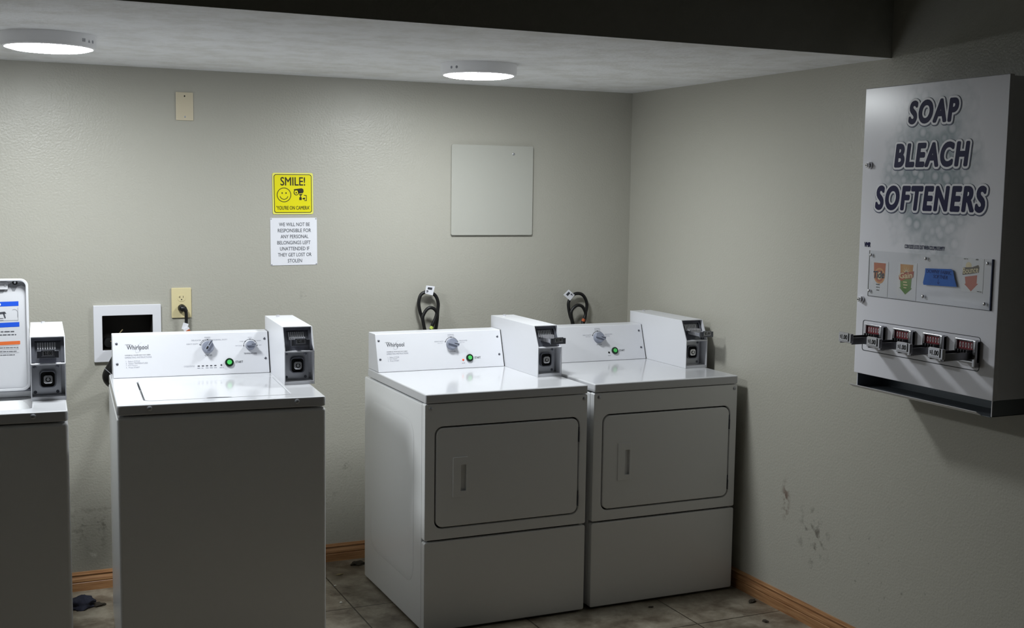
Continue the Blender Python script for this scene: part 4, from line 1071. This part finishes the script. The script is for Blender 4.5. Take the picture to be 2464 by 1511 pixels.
# four coin slides
for i, yc in enumerate((2.0215, 2.1585, 2.2955, 2.4330)):
    bm = nb()
    g = frame((XF, 0, 0), (0, -1, 0), (0, 0, 1))
    # face casting: frame with raised right cheek
    shape(bm, [rrect(yc-0.046, yc+0.047, 1.182, 1.2535, 0.004, 3), rrect(yc-0.036, yc+0.030, 1.190, 1.2475, 0.002, 3)], g @ Matrix.Translation((0, 0, 0.0004)), t=0.014, bevel=0.002)
    shape(bm, [rrect(yc+0.034, yc+0.047, 1.170, 1.2535, 0.003, 3)], g @ Matrix.Translation((0, 0, 0.0004)), t=0.020, bevel=0.003)
    cm = obj('coin_mechanism', bm, m_zinc, t)
    bm = nb(); shape(bm, [rrect(yc-0.036, yc+0.030, 1.190, 1.2475, 0.001, 2)], g @ Matrix.Translation((0, 0, 0.0004)), t=0.006); obj('mechanism_plate', bm, m_darksteel, cm, smooth=False)
    bm = nb(); shape(bm, [[(yc-0.033, 1.222), (yc+0.029, 1.222), (yc+0.029, 1.2455), (yc-0.033, 1.2455)]], g @ Matrix.Translation((0, 0, 0.0066)), t=0.002); rl = obj('coin_label', bm, m_redlabel, cm, smooth=False, label='maroon slot label')
    bm = nb(); bt = nb()
    for k in range(5):
        u = yc-0.026+k*0.0115
        shape(bm, [circ(u, 1.2345, 0.0032, 14, 0.0085), circ(u, 1.2345, 0.0016, 14, 0.005)], g @ Matrix.Translation((0, 0, 0.0088)), t=0.0008)
        box(bt, XF-0.030, XF-0.008, -u-0.0022, -u+0.0022, 1.2135, 1.2225)
    obj('slot_ovals', bm, m_labelgrey, cm, smooth=False)
    bm = bt
    box(bm, XF-0.120, XF+0.0, -yc-0.027, -yc+0.027, 1.199, 1.2085)
    box(bm, XF-0.128, XF+0.0, -yc-0.0295, -yc-0.026, 1.194, 1.2165); box(bm, XF-0.128, XF+0.0, -yc+0.026, -yc+0.0295, 1.194, 1.2165)
    sl = obj('coin_slide', bm, m_slide, cm, smooth=False)
    bm = nb(); box(bm, XF-0.134, XF-0.122, -yc-0.030, -yc+0.030, 1.1985, 1.2295); box(bm, XF-0.137, XF-0.134, -yc-0.021, -yc+0.023, 1.203, 1.2325)
    obj('slide_handle', bm, m_zinc, cm, bevel=0.0015)
    bm = nb(); text(bm, '1.00', frame((XF-0.1373, 0, 0), (0, -1, 0), (0, 0, 1)), yc+0.003, 1.2095, 0.027, 0.0145, 'C', offset=0.02); text(bm, '$', frame((XF-0.1373, 0, 0), (0, -1, 0), (0, 0, 1)), yc-0.0165, 1.2115, 0.0055, 0.011, 'C')
    obj('price_lettering', bm, m_void, cm, smooth=False)
# two locks on the door
for yy, zz in ((-1.9555, 1.7868), (-1.944, 1.3322)):
    bm = nb(); lathe(bm, (XF, yy, zz), (-1, 0, 0), [(0, 0.012), (0.006, 0.012), (0.009, 0.010), (0.009, 0.008), (0.016, 0.0075), (0.018, 0.006), (0.018, 0)], 24); lk = obj('door_lock', bm, m_chrome, t)
    bm = nb(); box(bm, XF-0.0186, XF-0.018, yy-0.0045, yy+0.0045, zz-0.0012, zz+0.0012); obj('keyhole', bm, m_void, lk, smooth=False)
# open delivery tray under the door
bm = nb(); T = 0.002
ZT0 = 1.026
box(bm, XF+0.010, XR, YA-0.010-T, YA-0.010, ZT0, ZA); box(bm, XF+0.010, XR, YB_+0.010, YB_+0.010+T, ZT0, ZA)
box(bm, XF+0.004, XR, YB_+0.010, YA-0.010, ZT0, ZT0+T)
box(bm, XF+0.12, XF+0.122, YB_+0.012, YA-0.012, ZT0+T, ZA)
tr = obj('delivery_tray', bm, m_tray, t, smooth=False, label='dark grey open tray')
bm = nb(); prism(bm, [(XF+0.004, ZT0), (XF-0.016, ZT0+0.011), (XF-0.0165, ZT0+0.013), (XF+0.004, ZT0+0.003)], 'y', YB_+0.045, YA+0.004); obj('tray_lip', bm, m_dispenser, tr, smooth=False, label='white folded lip')
for yy in (YA-0.010, YB_+0.010-T*0):
    bm = nb(); box(bm, XF+0.008, XF+0.0105, yy-0.002, yy+0.001, ZT0, ZA); obj('tray_edge', bm, m_dispenser, tr, smooth=False)

# ================================================================== FLOOR BITS
def crumple(name, loc, sx, sy, sz, m, label, cat, seed, group=None, rz=0.0):
    bm = nb(); bmesh.ops.create_icosphere(bm, subdivisions=3, radius=1.0)
    for v in bm.verts:
        n = noise.noise(v.co*1.7+Vector((seed, 0, 0)))*0.45 + noise.noise(v.co*4+Vector((0, seed, 0)))*0.28
        c = v.co*(1+n); c.z = max(c.z, -0.55)
        v.co = Vector((c.x*sx, c.y*sy, (c.z+0.55)*sz))
    o = obj(name, bm, m, None, angle=80); o.location = loc; o.rotation_euler = (0, 0, rz); tag(o, label, cat, group); return o
crumple('crumpled_rag', (-1.480, -0.215, 0), 0.055, 0.045, 0.026, m_cloth, 'dark blue crumpled rag on the floor between the two washers', 'rag', 3.1)
crumple('lint_clump', (-1.415, -0.225, 0), 0.028, 0.018, 0.008, m_lint, 'flat wisp of dark lint trailing right of the crumpled rag', 'lint', 8.7)
crumple('lint_clump', (-0.292, -0.10, 0), 0.032, 0.02, 0.010, m_lint, 'dark lint clump at the back corner of the left dryer', 'lint', 5.5)
crumple('paper_scrap', (-0.409, -0.21, 0), 0.018, 0.006, 0.003, m_scrap, 'tan dry scrap on the tiles between washer and dryer', 'scrap', 1.4, rz=0.2)
crumple('white_crumb', (-0.506, -0.562, 0), 0.005, 0.005, 0.004, m_crumb, 'larger white crumb on the tiles close to the closed-lid washer', 'crumb', 2.2)
crumple('white_crumb', (-0.468, -0.345, 0), 0.006, 0.003, 0.002, m_crumb, 'small white crumb on the tile joint beside the closed-lid washer', 'crumb', 6.2)
crumple('dry_leaf', (1.072, -1.19, 0), 0.020, 0.012, 0.007, m_lint, 'curled brown dry leaf by the right baseboard', 'leaf', 4.4, rz=0.4)
crumple('dirt_speck', (0.985, -1.40, 0), 0.010, 0.014, 0.004, m_lint, 'dark dirt speck in front of the right baseboard near the image bottom', 'dirt', 7.7)
crumple('dirt_speck', (0.648, -1.085, 0), 0.012, 0.007, 0.003, m_lint, 'dark dirt speck on the tiles under the corner dryer front', 'dirt', 9.1)
